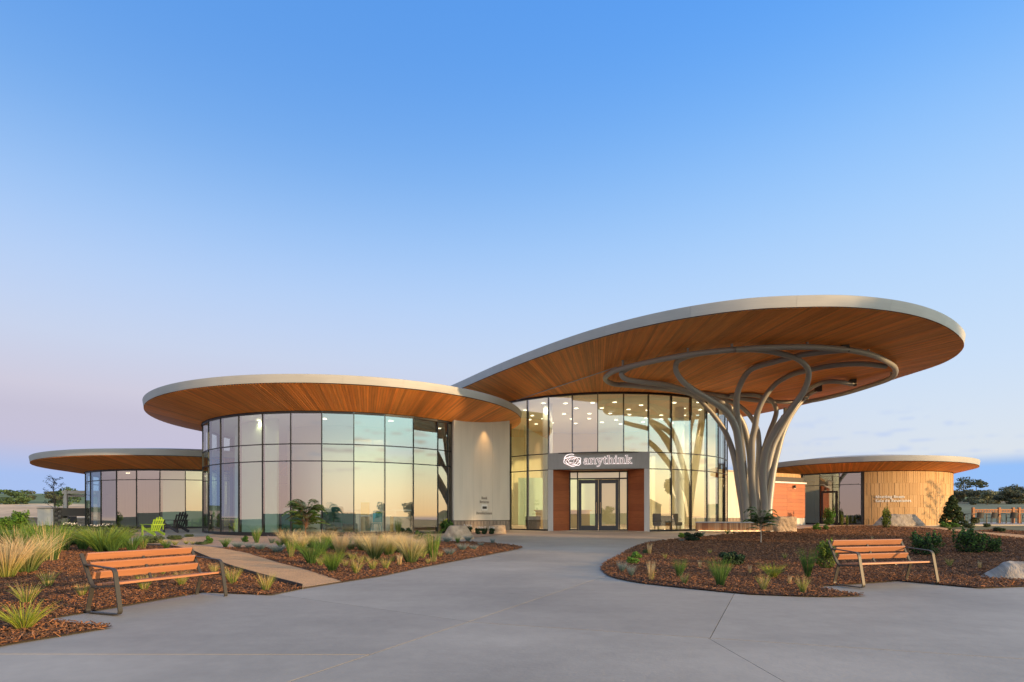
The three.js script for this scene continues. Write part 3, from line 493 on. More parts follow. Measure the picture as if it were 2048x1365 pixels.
// meeting room at the right
const ROOM = { cx: 26.2, cz: -45.5, R: 5.85, floor: 0.99, top: 4.58 };
{
  const b = thing('meeting_room_pavilion', 'low round tile clad pavilion with golden disc roof, at far right', 'building'), { cx, cz, R, floor, top } = ROOM;
  roof(b, circle(26.4, -45.4, 7.1, 5.0, [-0.012, 0.008]), (s) => circle(cx, cz, R + 0.06, top)(s), 2 * Math.PI * 7.1, { h: 0.4, board: 0.125 });
  const tan = (pxv) => { const k = (pxv - 1024) / F; let best = 0, e = 9; for (let t = -1.4; t < 1.2; t += 0.001) { const v = Math.abs((cx + R * Math.sin(t)) / (-cz - R * Math.cos(t)) - k); if (v < e) { e = v; best = t; } } return best; };
  const g = [1605, 1640, 1679, 1723].map(tan);
  curtainWall(b, cx, cz, R, g, [floor, 3.72, top], M.glassDoor);
  part('wall', shellWall(cx, cz, R - 0.06, g[3], 2 * Math.PI + g[0], floor - 0.3, top, 0.2, 60), M.joint, b);
  part('floor', disc(cx, cz, R - 0.1, floor + 0.03), M.floorIn, b);
  part('ceiling', disc(cx, cz, R - 0.1, top - 0.02), M.white, b);
  part('partition', shellWall(cx, cz, R - 2.6, g[0] - 0.4, g[3] + 0.5, floor + 0.04, top - 0.04, 0.1, 12), M.brownSeat, b);
  const tm = (g[1] + g[2]) / 2, dr = grp('door', b); dr.position.set(cx + (R + 0.03) * Math.sin(tm), floor, cz + (R + 0.03) * Math.cos(tm)); dr.rotation.y = tm;
  part('door_leaf', mergeGeometries([rbox(0.12, 2.3, 0.05, 0.006, -0.46, 1.17, 0), rbox(0.12, 2.3, 0.05, 0.006, 0.46, 1.17, 0), box(0.8, 0.14, 0.046, 0, 2.25, 0), box(0.8, 0.2, 0.046, 0, 0.12, 0)]), M.frame, dr);
  part('pane', quad(V(-0.4, 0.22, 0), V(0.4, 0.22, 0), V(0.4, 2.18, 0), V(-0.4, 2.18, 0)), M.glassDoor, dr);
  // stone tiles in five courses of uneven widths
  const rows = [0, 0.42, 1.22, 2.02, 2.82, 3.6], cl = grp('wall_cladding', b); let n = 0;
  for (let r = 0; r < 5; r++) { let t = g[3] + 0.03; while (t < 1.32) { const w = [0.12, 0.16, 0.22, 0.28][Math.floor(rnd() * 4)] / R, t1 = Math.min(1.34, t + w), y0 = floor - 0.05 + rows[r] + 0.003, y1 = floor - 0.05 + rows[r + 1] - 0.003, rad = R + rr(-0.008, 0.012), m = (t + t1) / 2, W = (t1 - t) * R - 0.015; part('tile', new THREE.BoxGeometry(W, y1 - y0, 0.06).rotateY(m).translate(cx + rad * Math.sin(m), (y0 + y1) / 2, cz + rad * Math.cos(m)), [M.tileA, M.tileB, M.tileC][Math.floor(rnd() * 3)], cl); t = t1; n++; } }
  part('plinth', shellWall(cx, cz, R + 0.12, g[3], 1.4, floor - 0.4, floor - 0.04, 0.3, 30), M.conc, b);
}
// wall between middle pavilion and hall, with the book return
{
  const a = V(-2.86, 0, -29.15), c = V(-0.16, 0, -32.5), L = a.distanceTo(c), b = thing('return_wall', 'pale panelled wall with book return slot left of the entrance hall', 'wall', a, Math.atan2(-(c.z - a.z), c.x - a.x));
  const f = 0.72, base = 0.62;
  for (let i = 0; i < 3; i++) part('wall_panel', rbox(L / 3 - 0.008, 6.72 - f - base, 0.1, 0.004, L / 3 * (i + 0.5), (6.72 + f + base) / 2, 0), M.panelGrey, b);
  part('backing', box(L, 6.2, 0.1, L / 2, 3.55, -0.12), M.joint, b);
  let x = 0; while (x < L - 0.05) { const w = Math.min(L - x, rr(0.16, 0.32)); part('tile', box(w - 0.012, base + 0.28, 0.1 + rr(-0.01, 0.02), x + w / 2, f + base / 2 - 0.17, 0.01), rnd() < 0.5 ? M.plinthA : M.plinthB, b); x += w; }
  const bx = 2.22, by = f + 1.27;
  part('return_plate', rbox(0.44, 0.32, 0.03, 0.01, bx, by, 0.06), M.white, b);
  part('return_slot', rbox(0.33, 0.13, 0.03, 0.02, bx, by, 0.075), M.steelDark, b);
  const font = await new FontLoader().loadAsync('fonts/droid/droid_serif_bold.typeface.json');
  const word = (s, size, x, y, z, mat, o, depth = 0.012) => { const g = new TextGeometry(s, { font, size, depth, curveSegments: 4 }); g.computeBoundingBox(); g.translate(-(g.boundingBox.min.x + g.boundingBox.max.x) / 2 + x, y, z); return part('lettering', g, mat, o); };
  word('Book', 0.13, bx, by + 0.43, 0.052, M.text, b); word('Returns', 0.13, bx, by + 0.23, 0.052, M.text, b); word('Devoluciones', 0.13, bx, by - 0.35, 0.052, M.text, b);
  const lx = 2.22; part('wall_lamp', mergeGeometries([new THREE.CylinderGeometry(0.05, 0.05, 0.16, 14).translate(lx, 6.55, 0.13), box(0.03, 0.04, 0.1, lx, 6.6, 0.08)]), M.steelDark, b);
  part('lamp_lens', new THREE.CylinderGeometry(0.042, 0.042, 0.01, 14).translate(lx, 6.462, 0.13), M.ledGlow, b);
  const l = new THREE.SpotLight(rgb(1, 0.55, 0.2), 9, 0, 0.62, 1, 2); b.updateMatrixWorld(true); l.position.copy(V(lx, 6.42, 0.42).applyMatrix4(b.matrixWorld)); l.target.position.copy(V(lx, 0, 0.0).applyMatrix4(b.matrixWorld)); l.castShadow = true; l.name = 'wall_lamp_beam'; scene.add(l, l.target);
  // the lit sign over the entrance
  const sg = thing('lit_sign', 'glowing white lettering with scribble emblem above the entrance doors', 'sign', [4.5, 4.18, -31.32], -Math.atan2(0.8, 5.13)), zf = 0.12;
  const serif = await new FontLoader().loadAsync('fonts/droid/droid_serif_regular.typeface.json');
  const ww = 2.48; let made = new TextGeometry('anythink', { font: serif, size: 0.40, depth: 0.03, curveSegments: 6 }); made.computeBoundingBox(); const sc = ww / (made.boundingBox.max.x - made.boundingBox.min.x);
  let cx0 = 0; const letters = 'anythink'.split(''), adv = (ch) => serif.data.glyphs[ch].ha * 0.40 / serif.data.resolution;
  let pen = -0.78;
  for (const ch of letters) {
    const glow = new TextGeometry(ch, { font: serif, size: 0.40, depth: 0.02, curveSegments: 5, bevelEnabled: true, bevelThickness: 0.004, bevelSize: 0.012, bevelSegments: 1 }); glow.scale(sc, 1, 1).translate(pen, 0.09, zf);
    const lt = part('letter', glow, M.signGlow, sg); const face = new TextGeometry(ch, { font: serif, size: 0.40, depth: 0.012, curveSegments: 5, bevelEnabled: false }); face.scale(sc, 1, 1).translate(pen, 0.09, zf + 0.03);
    part('letter_face', face, M.signFace, lt); pen += adv(ch) * sc;
  }
  const em = grp('emblem', sg), loops = [];
  const cxe = -1.36, cye = 0.27;
  const fine = [];
  for (let i = 0; i < 9; i++) { const pts = [], ph = i * 0.9, w = 0.43 - 0.034 * i, h = 0.25 - 0.02 * i; for (let k = 0; k <= 60; k++) { const t = k / 60 * 6.28; pts.push(V(cxe + w * Math.cos(t + ph) + 0.035 * Math.sin(3 * t + i) + 0.02 * Math.cos(i * 2), cye + h * Math.sin(t + ph) + 0.03 * Math.cos(2 * t + i * 1.7) + 0.02 * Math.sin(5 * t + i), zf + 0.02 + 0.004 * i)); } (i % 2 ? fine : loops).push(tube(pts, i ? 0.0085 : 0.013, i ? 0.0085 : 0.013, 60, 6)); }
  loops.push(tube([V(cxe - 0.4, cye + 0.1, zf + 0.03), V(cxe - 0.3, cye + 0.27, zf + 0.03), V(cxe - 0.02, cye + 0.35, zf + 0.03), V(cxe + 0.12, cye + 0.32, zf + 0.03)], 0.024, 0.012, 20, 6), tube([V(cxe + 0.1, cye - 0.2, zf + 0.03), V(cxe + 0.36, cye - 0.24, zf + 0.03), V(cxe + 0.46, cye - 0.12, zf + 0.03), V(cxe + 0.36, cye + 0.06, zf + 0.03)], 0.018, 0.014, 20, 6));
  part('scribble', mergeGeometries(loops), M.signGlow, em); part('scribble_line', mergeGeometries(fine), M.signTube, em);
  // lettering of the meeting room, following its curved wall
  const room = thing('wall_lettering', 'small white two line room name on the tile wall', 'lettering', [0, 0, 0]), sans = await new FontLoader().loadAsync('fonts/droid/droid_sans_bold.typeface.json');
  const place = (s, y, t0, size) => { let t = t0; for (const ch of s) { const gl = sans.data.glyphs[ch] ?? sans.data.glyphs.n, w = gl.ha * size / sans.data.resolution; if (ch !== ' ') { const g = new TextGeometry(ch, { font: sans, size, depth: 0.02, curveSegments: 4 }), tm = t + w / 2 / ROOM.R, R2 = ROOM.R + 0.052; g.translate(-w / 2, 0, 0).rotateY(tm).translate(ROOM.cx + R2 * Math.sin(tm), y, ROOM.cz + R2 * Math.cos(tm)); part('letter', g, M.white, room); } t += w / ROOM.R; } };
  const t0 = -0.345; place('Meeting Room', 2.76, t0, 0.18); place('Sala de Reuniones', 2.5, t0, 0.18);
}
// link wall behind the branching column
{
  const a = V(12.0, 0, -36.6), c = V(20.1, 0, -41.2), L = a.distanceTo(c), b = thing('link_wall', 'low wall of pale panels and red timber boards linking hall and meeting room', 'wall', a, Math.atan2(-(c.z - a.z), c.x - a.x)), f = 0.9;
  const split = 3.6;
  for (let i = 0; i < 3; i++) part('wall_panel', rbox(split / 3 - 0.01, 2.9, 0.12, 0.004, split / 3 * (i + 0.5), f + 0.55 + 1.45, 0), M.panelGrey, b);
  part('coping', box(split + 0.06, 0.09, 0.3, split / 2, f + 3.5, 0), M.fascia, b);
  const n = 9; for (let r = 0; r < n; r++) for (let s = 0; s < 3; s++) { const w = (L - split) / 3; part('timber_board', box(w - 0.006, 2.3 / n - 0.006, 0.1, split + w * (s + 0.5), f + 0.55 + 2.3 / n * (r + 0.5), 0), (r * 5 + s * 2) % 3 ? M.woodPanel : M.woodPanelB, b); }
  part('coping', box(L - split, 0.1, 0.34, (L + split) / 2, f + 0.55 + 2.36, 0), M.white, b);
  part('backing', box(L, 3.6, 0.1, L / 2, f + 1.5, -0.13), M.joint, b);
  let x = split; while (x < L - 0.1) { const w = Math.min(L - x, 0.3); part('tile', box(w - 0.012, 0.8, 0.11, x + w / 2, f + 0.52 - 0.38, 0.01), x * 10 % 2 > 1 ? M.panelGrey : M.fascia, b); part('upright_board', box(w - 0.012, 0.72, 0.08, x + w / 2, f + 3.2, -0.3), x * 10 % 2 > 1 ? M.tileA : M.tileB, b); x += w; }
  x = 0; while (x < split - 0.05) { const w = Math.min(split - x, 0.3); part('tile', box(w - 0.012, 0.8, 0.11, x + w / 2, f + 0.52 - 0.38, 0.01), M.plinthB, b); x += w; }
  const lx = L - 1.25, s = thing('wall_sconce', 'small black cylinder lamp casting a warm beam down timber wall', 'lamp'); b.updateMatrixWorld(true); const at = (x, y, z) => V(x, y, z).applyMatrix4(b.matrixWorld), p = at(lx, f + 2.65, 0.16); s.position.copy(p); s.rotation.y = b.rotation.y;
  part('lamp_body', mergeGeometries([new THREE.CylinderGeometry(0.07, 0.07, 0.2, 16), box(0.05, 0.06, 0.12, 0, 0.03, -0.08)]), M.black, s);
  part('lamp_lens', new THREE.CylinderGeometry(0.06, 0.06, 0.01, 16).translate(0, -0.103, 0), M.ledGlow, s);
  const l = new THREE.SpotLight(rgb(1, 0.55, 0.18), 2.2, 0, 0.5, 0.7, 2); l.position.copy(at(lx, f + 2.52, 0.18)); l.target.position.copy(at(lx, 0, 0.06)); l.castShadow = true; l.name = 'wall_sconce_beam'; scene.add(l, l.target);
}

// ---------------------------------------------------------------- branching column that carries the canopy
{
  const T = thing('branching_column', 'pale steel tree shaped column of curved pipes under the great roof', 'column', [0, 0, 0]);
  const RC = [11.2, 28], ring = [], plane = (x, d) => 8.05 - 0.035 * (d - 28) + 0.022 * (x - 11.2);
  const dPlane = (x, y) => (8.05 + 0.98 - 0.2464 - 1.5) / ((HOR - y) / F + 0.035 - 0.022 * (x - 1024) / F);
  for (const [x, y] of [[1210.5, 757], [1224, 745], [1246, 737], [1305, 723], [1376, 710], [1464, 700], [1551, 695], [1615, 694.5], [1681, 698.5], [1737, 708], [1774, 723], [1791, 738], [1783, 756], [1737, 773], [1681, 789.5], [1616, 803], [1560, 804], [1500, 800], [1440, 791], [1340, 779], [1270, 772.5], [1226, 768]]) ring.push(W3(x, y, dPlane(x, y)));
  part('ring', tube(ring, 0.115, 0.115, 180, 12, true, true), M.steel, T);
  const base = W3(1512, 1066, 30.9), pipes = [
    [[[1488, 1064], [1487, 1032], [1477, 965], [1470, 921], [1460, 886], [1446, 856], [1411, 812], [1384, 790], [1349, 781], [1300, 775]], 30.6, 29.3],
    [[[1500, 1064], [1500, 1035], [1502, 960], [1498, 895], [1481, 838], [1446, 806], [1411, 790], [1376, 781], [1340, 777], [1290, 772.5], [1240, 769]], 30.9, 28.9],
    [[[1495, 1064], [1491, 1001], [1484, 948], [1476, 880], [1471, 856], [1455, 826], [1420, 800], [1384, 778], [1364, 761], [1352, 741], [1353, 727], [1370, 715], [1402, 707], [1440, 702.5]], 30.3, 24.6],
    [[[1503, 1064], [1497, 1000], [1489, 950], [1483, 890], [1475, 838], [1473, 812], [1477, 780], [1499, 742], [1550, 724], [1585, 715], [1601, 711], [1650, 704], [1690, 700.5]], 31.4, 24.4],
    [[[1527, 1064], [1530, 1009], [1526, 966], [1527, 930], [1534, 895], [1548, 866], [1567, 838], [1586, 813], [1607, 784], [1617, 757], [1616, 738], [1598, 720], [1561, 707.5], [1515, 700], [1470, 699.5]], 30.2, 23.6],
    [[[1510, 1064], [1507, 1009], [1504, 965], [1504, 913], [1505, 880], [1510, 856], [1515, 828], [1528, 798], [1551, 769], [1579, 752], [1616, 741], [1663, 732], [1718, 728], [1772, 733]], 30.4, 27.2],
    [[[1516, 1064], [1516, 1000], [1516, 950], [1518, 913], [1518, 884], [1515, 860], [1500, 832], [1480, 813], [1455, 801], [1425, 794]], 31.6, 32.6],
    [[[1525, 1064], [1524, 1000], [1524, 950], [1528, 905], [1540, 865], [1550, 838], [1553, 820], [1544, 802], [1523, 794], [1496, 790], [1458, 791]], 31.6, 32.4],
    [[[1532, 1064], [1533, 1010], [1535, 950], [1546, 896], [1558, 870], [1574, 842], [1592, 812], [1606, 790], [1626, 774], [1653, 764], [1678, 764], [1706, 769]], 31.3, 31.0],
    [[[1538, 1064], [1539, 1015], [1542, 983], [1548, 939], [1557, 902], [1566, 870], [1580, 838], [1598, 810], [1616, 791], [1637, 780]], 30.7, 31.8],
    [[[1496, 1064], [1492, 1005], [1489, 960], [1480, 890], [1462, 838], [1430, 806], [1390, 789], [1330, 770], [1274, 763], [1249, 757], [1243, 748], [1252, 740], [1280, 729], [1310, 722]], 31.2, 26.0],
  ];
  const tips = [];
  for (const [path, d0, d1] of pipes) {
    let L = 0; const acc = path.map((p, i) => (i ? (L += Math.hypot(p[0] - path[i - 1][0], p[1] - path[i - 1][1])) : 0));
    const pts = path.map(([x, y], i) => { const t = acc[i] / L, k = t * t * (3 - 2 * t), d = Math.min(lerp(d0, d1, lerp(t, k, 0.6)), dPlane(x, y)); return W3(x, y, d); });
    part('branch_pipe', tube(pts, (t) => lerp(0.165, 0.112, sstep(0.15, 0.75, t)), 0, 80, 12), M.steel, T); tips.push(pts[pts.length - 1]);
  }
  for (const i of [3, 8, 9]) { const p = tips[i]; part('bracket', rbox(0.3, 0.5, 0.22, 0.02, p.x, p.y + 0.16, p.z), M.steelDark, T); }
  for (const k of [2, 4, 5, 7, 9, 12, 15, 19]) { const p = ring[k]; part('hanger', new THREE.CylinderGeometry(0.05, 0.05, 0.3, 12).translate(p.x, p.y + 0.2, p.z), M.steel, T); }
  for (const [x, y, d] of [[1571, 823, 30.6], [1566, 838, 30.7]]) { const p = W3(x, y, d); part('bracket', rbox(0.16, 0.34, 0.12, 0.02, p.x, p.y, p.z), M.steelDark, T); }
  part('base_plate', new THREE.CylinderGeometry(0.95, 1.0, 0.12, 40).translate(base.x, 0.79, base.z), M.conc, T);
}

// ---------------------------------------------------------------- benches
{
  const L = 1.78;
  const b = thing('park_bench', 'x', 'bench');
  const frame = () => {
    const r = roundPath([[0.13, 0.36], [0.03, 0.012], [0.66, 0.012], [0.55, 0.61], [0.0, 0.655]], 0.07);
    return mergeGeometries([flatBar(r, 0.062, 0.016), flatBar(roundPath([[0.57, 0.385], [0.16, 0.36], [0.11, 0.40], [-0.085, 0.80]], 0.06), 0.05, 0.02)]);
  };
  for (const x of [0, L]) part('side_frame', frame().translate(x, 0, 0), M.benchMetal, b);
  part('middle_support', flatBar(roundPath([[0.54, 0.385], [0.16, 0.36], [0.11, 0.40], [-0.085, 0.79]], 0.06), 0.04, 0.02).translate(L / 2, 0, 0), M.benchMetal, b);
  const slat = (w, y, z, tilt) => { const g = new RoundedBoxGeometry(L - 0.075, 0.032, w, 2, 0.006); const uv = g.attributes.uv, p = g.attributes.position, o = rr(0, 3); for (let i = 0; i < uv.count; i++) uv.setXY(i, o + (p.getZ(i) + p.getY(i)) * 2.2, p.getX(i) / 2.2 + o); return g.rotateX(tilt).translate(L / 2, y, z); };
  for (const k of [0, 1, 2]) { const t = 0.27 + 0.315 * k; part('back_slat', slat(0.104, lerp(0.40, 0.80, t), lerp(0.11, -0.085, t) + 0.026, -1.12), M.bench, b); }
  for (const k of [0, 1, 2, 3]) part('seat_slat', slat(0.088, 0.388 + 0.007 * k, 0.205 + 0.1 * k, -0.06), M.bench, b);
  const lay = (o, p0, p1) => { o.position.set(p0.x, p0.y, p0.z); o.rotation.y = Math.atan2(-(p1.z - p0.z), p1.x - p0.x); const f = V(Math.sin(o.rotation.y), 0, Math.cos(o.rotation.y)).multiplyScalar(-0.65); o.position.add(f); o.position.y = ground(o.position.x, o.position.z) + 0.004; };
  lay(b, G(240, 1233), G(448, 1194)); b.userData.label = 'slatted timber bench with steel frame, on the left side of the plaza';
  const b2 = dup(b, 'slatted timber bench in golden sun, on the right side of the plaza', V(0, 0, 0)); lay(b2, G(1728, 1180), G(1874, 1171)); b.userData.group = b2.userData.group = 'benches around the plaza';
}
// curved slatted seat round the column, lit from below
{
  const t = thing('curved_seat', 'low curved seat wall of upright timber slats with glowing foot', 'bench'), C = [12, -33.2], R = 4.2, f = 0.735, a0 = -0.72, a1 = 0.13;
  part('seat_top', shellWall(C[0], C[1], R + 0.05, a0 - 0.01, a1, f + 0.48, f + 0.54, 0.6, 40), M.fascia, t);
  part('core', shellWall(C[0], C[1], R - 0.06, a0 + 0.01, a1, f + 0.06, f + 0.48, 0.4, 40), M.joint, t);
  part('end_wall', box(0.04, 0.42, 0.5, 0, f + 0.27, 0).rotateY(a0).translate(C[0] + (R - 0.26) * Math.sin(a0), 0, C[1] + (R - 0.26) * Math.cos(a0)), M.benchSlatB, t);
  let a = a0 + 0.006; while (a < a1) { const w = rr(0.085, 0.12) / R, m = a + w / 2; part('slat', new THREE.BoxGeometry(w * R - 0.01, 0.37, 0.03).rotateY(m).translate(C[0] + (R - 0.01) * Math.sin(m), f + 0.295, C[1] + (R - 0.01) * Math.cos(m)), [M.benchSlat, M.benchSlatB, M.benchSlatC][Math.floor(rnd() * 3)], t); a += w; }
  part('led_strip', shellWall(C[0], C[1], R - 0.03, a0 + 0.02, a1 - 0.12, f + 0.085, f + 0.10, 0.02, 40), M.ledGlow, t);
  for (let m = -0.66; m < 0.05; m += 0.07) { const l = new THREE.PointLight(rgb(1, 0.62, 0.28), 0.045, 0, 2); l.position.set(C[0] + (R + 0.04) * Math.sin(m), f + 0.08, C[1] + (R + 0.04) * Math.cos(m)); l.name = 'led_strip_glow'; l.castShadow = true; scene.add(l); }
}
// ---------------------------------------------------------------- boulders
function boulder(label, w, h, d, p, turn, mat, top = 0.7, sd = 1) {
  seed = 1000 + sd * 97; const pts = [];
  for (let i = 0; i < 26; i++) { const a = i / 26 * 6.283, r = rr(0.86, 1.04), k = i % 2; pts.push(V(Math.cos(a) * w / 2 * r * (k ? 1 : 1), k ? rr(0.05, 0.3) * h : rr(-0.15, 0.1) * h, Math.sin(a) * d / 2 * r)); }
  for (let i = 0; i < 11; i++) { const a = i / 11 * 6.283, r = rr(0.8, 1) * top; pts.push(V(Math.cos(a) * w / 2 * r, h * rr(0.9, 1), Math.sin(a) * d / 2 * r)); }
  const g0 = new ConvexGeometry(pts), q = g0.attributes.position, P = [], U = [];
  // split every face and roughen it
  const nz = (v) => { const n = fbm(mod(v.x * 0.37 + v.y * 0.21 + 5, 1), mod(v.z * 0.37 + v.y * 0.17 + 5, 1), 9, 9, 3, sd) - 0.5; return v.clone().addScaledVector(V(v.x, v.y * 0.5, v.z).normalize(), n * 0.16 * Math.min(w, h, d)); };
  const add = (a, b, c, k) => { if (k) { const ab = a.clone().lerp(b, 0.5), bc = b.clone().lerp(c, 0.5), ca = c.clone().lerp(a, 0.5); add(a, ab, ca, k - 1); add(ab, b, bc, k - 1); add(ca, bc, c, k - 1); add(ab, bc, ca, k - 1); return; } for (const v of [a, b, c]) { const r = nz(v); P.push(r.x, r.y, r.z); U.push((r.x + r.z * 0.7) / 1.1, (r.y + r.z * 0.3) / 1.1); } };
  for (let i = 0; i < q.count; i += 3) add(V().fromBufferAttribute(q, i), V().fromBufferAttribute(q, i + 1), V().fromBufferAttribute(q, i + 2), 3);
  const g = new THREE.BufferGeometry(); g.setAttribute('position', new THREE.Float32BufferAttribute(P, 3)); g.setAttribute('uv', new THREE.Float32BufferAttribute(U, 2)); g.computeVertexNormals();
  const m = part(numbered('boulder'), g, mat, scene); m.position.set(p.x, ground(p.x, p.z) - 0.04, p.z); m.rotation.y = turn; m.userData = { label, category: 'boulder' };
}
boulder('large tan sandstone boulder with flat top before the pale panel wall', 1.3, 0.6, 0.85, G(915, 1080).add(V(0, 0, -0.4)), 0.15, M.stone, 0.66, 1);
boulder('smaller pinkish boulder tight against the pale panel wall', 0.85, 0.45, 0.55, G(995, 1069).add(V(0, 0, -0.2)), 0.3, M.stone, 0.95, 2);
boulder('chunky sandstone boulder beside the branching column', 1.75, 0.85, 1.1, W3(1560, 1064, 30.5), -0.2, M.stone, 0.97, 3);
boulder('long flat grey rock lying at the foot of the tile wall', 3.6, 0.8, 1.3, W3(1800, 1052, 38.0), 0.05, M.stoneGrey, 0.6, 4);
boulder('pale wedge shaped boulder half out of frame beside the right bench', 1.75, 0.36, 1.0, G(2044, 1156), 0.25, M.stoneGrey, 0.45, 5);

// ---------------------------------------------------------------- plants
const leafMat = (c, t = 0.35) => new THREE.MeshPhysicalMaterial({ color: rgb(...c), roughness: 0.75, transmission: t, thickness: 0, vertexColors: true, side: THREE.DoubleSide, specularIntensity: 0.35 });
M.blade = leafMat([1, 1, 1], 0.3); M.leaf = leafMat([1, 1, 1], 0.35);
M.bark = std([0.13, 0.10, 0.075], 0.9); M.paleBark = std([0.5, 0.42, 0.33], 0.85); M.stemRed = std([0.2, 0.09, 0.05], 0.8);
// a clump of grass: n blades, tones from foot to tip
function grassGeo(n, h, spread, droop, w, foot, mid, tip, vary = 0.25, r0 = 0.06, seg = 4) {
  const pos = [], idx = [], col = [];
  for (let i = 0; i < n; i++) {
    const a = rr(0, 6.283), lean = Math.sqrt(rnd()) * spread, H = h * rr(0.6, 1.05), bend = droop * rr(0.3, 1.2) * (0.3 + lean), rb = Math.sqrt(rnd()) * r0, tw = rr(0, 6.28), k = 1 + rr(-vary, vary), y = rr(-vary, vary) * 0.5, o = pos.length / 3;
    for (let s = 0; s <= seg; s++) {
      const t = s / seg, out = rb + H * (lean * t + bend * t * t), up = H * (t - 0.42 * Math.min(1.4, bend) * t * t * t), x = Math.cos(a) * out, z = Math.sin(a) * out, ww = w * (1 - 0.85 * t * t) * 0.5, dx = Math.cos(tw) * ww, dz = Math.sin(tw) * ww;
      const c = t < 0.5 ? foot.map((v, q) => lerp(v, mid[q], t * 2)) : mid.map((v, q) => lerp(v, tip[q], t * 2 - 1));
      pos.push(x - dx, up, z - dz, x + dx, up, z + dz); for (let q = 0; q < 2; q++) col.push(c[0] * (k + y), c[1] * k, c[2] * (k - y));
      if (s < seg) { const b = o + s * 2; idx.push(b, b + 1, b + 2, b + 1, b + 3, b + 2); }
    }
  }
  return geo(pos, idx, null, col);
}
const gMix = (...g) => mergeGeometries(g);
const LG = [.14, .24, .035], DG = [.05, .11, .03], MG = [.09, .17, .035], TAN = [.52, .40, .2], STRAW = [.62, .44, .22], YG = [.26, .3, .05], BLUE = [.16, .22, .2], PALE = [.55, .5, .32], RUST = [.3, .17, .07];
function proto(name, category, meshes) { const o = new THREE.Group(); o.name = name; o.userData = { label: '', category }; for (const [n, g, m] of meshes) part(n, g, m, o); return o; }
seed = 501;
const PROTO = {
  feather: [0, 1].map(() => proto('feather_grass', 'ornamental grass', [['foliage', grassGeo(420, 0.5, 0.42, 0.35, 0.006, DG, MG, YG, 0.3, 0.1), M.blade], ['plumes', grassGeo(620, 0.8, 0.46, 0.42, 0.0055, MG, [.5, .42, .2], [.66, .52, .3], 0.3, 0.09, 5), M.blade]])),
  tanFeather: [proto('feather_grass', 'ornamental grass', [['foliage', grassGeo(260, 0.5, 0.3, 0.3, 0.006, DG, YG, TAN, 0.3, 0.08), M.blade], ['plumes', grassGeo(520, 0.85, 0.34, 0.3, 0.0055, YG, TAN, [.68, .5, .3], 0.25, 0.08, 5), M.blade]])],
  switch: [0, 1].map(() => proto('switch_grass', 'ornamental grass', [['foliage', grassGeo(230, 0.95, 0.3, 0.42, 0.013, DG, LG, LG, 0.35, 0.12, 5), M.blade], ['dry_stalks', grassGeo(46, 0.85, 0.26, 0.05, 0.014, TAN, STRAW, STRAW, 0.2, 0.14, 3), M.blade]])),
  green: [0, 1].map(() => proto('green_grass', 'ornamental grass', [['foliage', grassGeo(260, 0.8, 0.4, 0.55, 0.011, DG, MG, LG, 0.35, 0.1, 5), M.blade]])),
  lush: [proto('green_grass', 'ornamental grass', [['foliage', grassGeo(420, 0.85, 0.5, 0.8, 0.012, DG, LG, YG, 0.3, 0.14, 6), M.blade]])],
  tuft: [0, 1].map(() => proto('grass_tuft', 'grass tuft', [['foliage', grassGeo(90, 0.32, 0.45, 0.4, 0.006, MG, YG, YG, 0.35, 0.04), M.blade], ['dry_stalks', grassGeo(55, 0.36, 0.4, 0.2, 0.004, TAN, STRAW, STRAW, 0.25, 0.04), M.blade]])),
  lime: [proto('grass_tuft', 'grass tuft', [['foliage', grassGeo(210, 0.45, 0.75, 0.5, 0.009, [.16, .2, .03], [.3, .36, .035], [.34, .38, .06], 0.3, 0.06, 5), M.blade], ['dry_stalks', grassGeo(40, 0.3, 0.9, 0.2, 0.005, TAN, STRAW, TAN, 0.2, 0.05), M.blade]])],
  dry: [0, 1].map(() => proto('dry_grass', 'dry grass', [['foliage', grassGeo(120, 0.5, 0.2, 0.12, 0.006, TAN, STRAW, PALE, 0.25, 0.05), M.blade], ['green_blades', grassGeo(26, 0.3, 0.4, 0.4, 0.006, MG, YG, YG, 0.25, 0.05), M.blade]])),
  blue: [proto('blue_fescue', 'blue grass', [['foliage', grassGeo(420, 0.34, 0.75, 0.25, 0.004, [.1, .15, .12], BLUE, [.3, .36, .36], 0.2, 0.06), M.blade]])],
  purple: [proto('lavender', 'flowering plant', [['foliage', grassGeo(160, 0.35, 0.5, 0.2, 0.007, DG, BLUE, BLUE, 0.25, 0.08), M.blade], ['flower_spikes', grassGeo(60, 0.5, 0.45, 0.1, 0.012, MG, [.2, .2, .2], [.3, .24, .34], 0.2, 0.08, 3), M.blade]])],
};
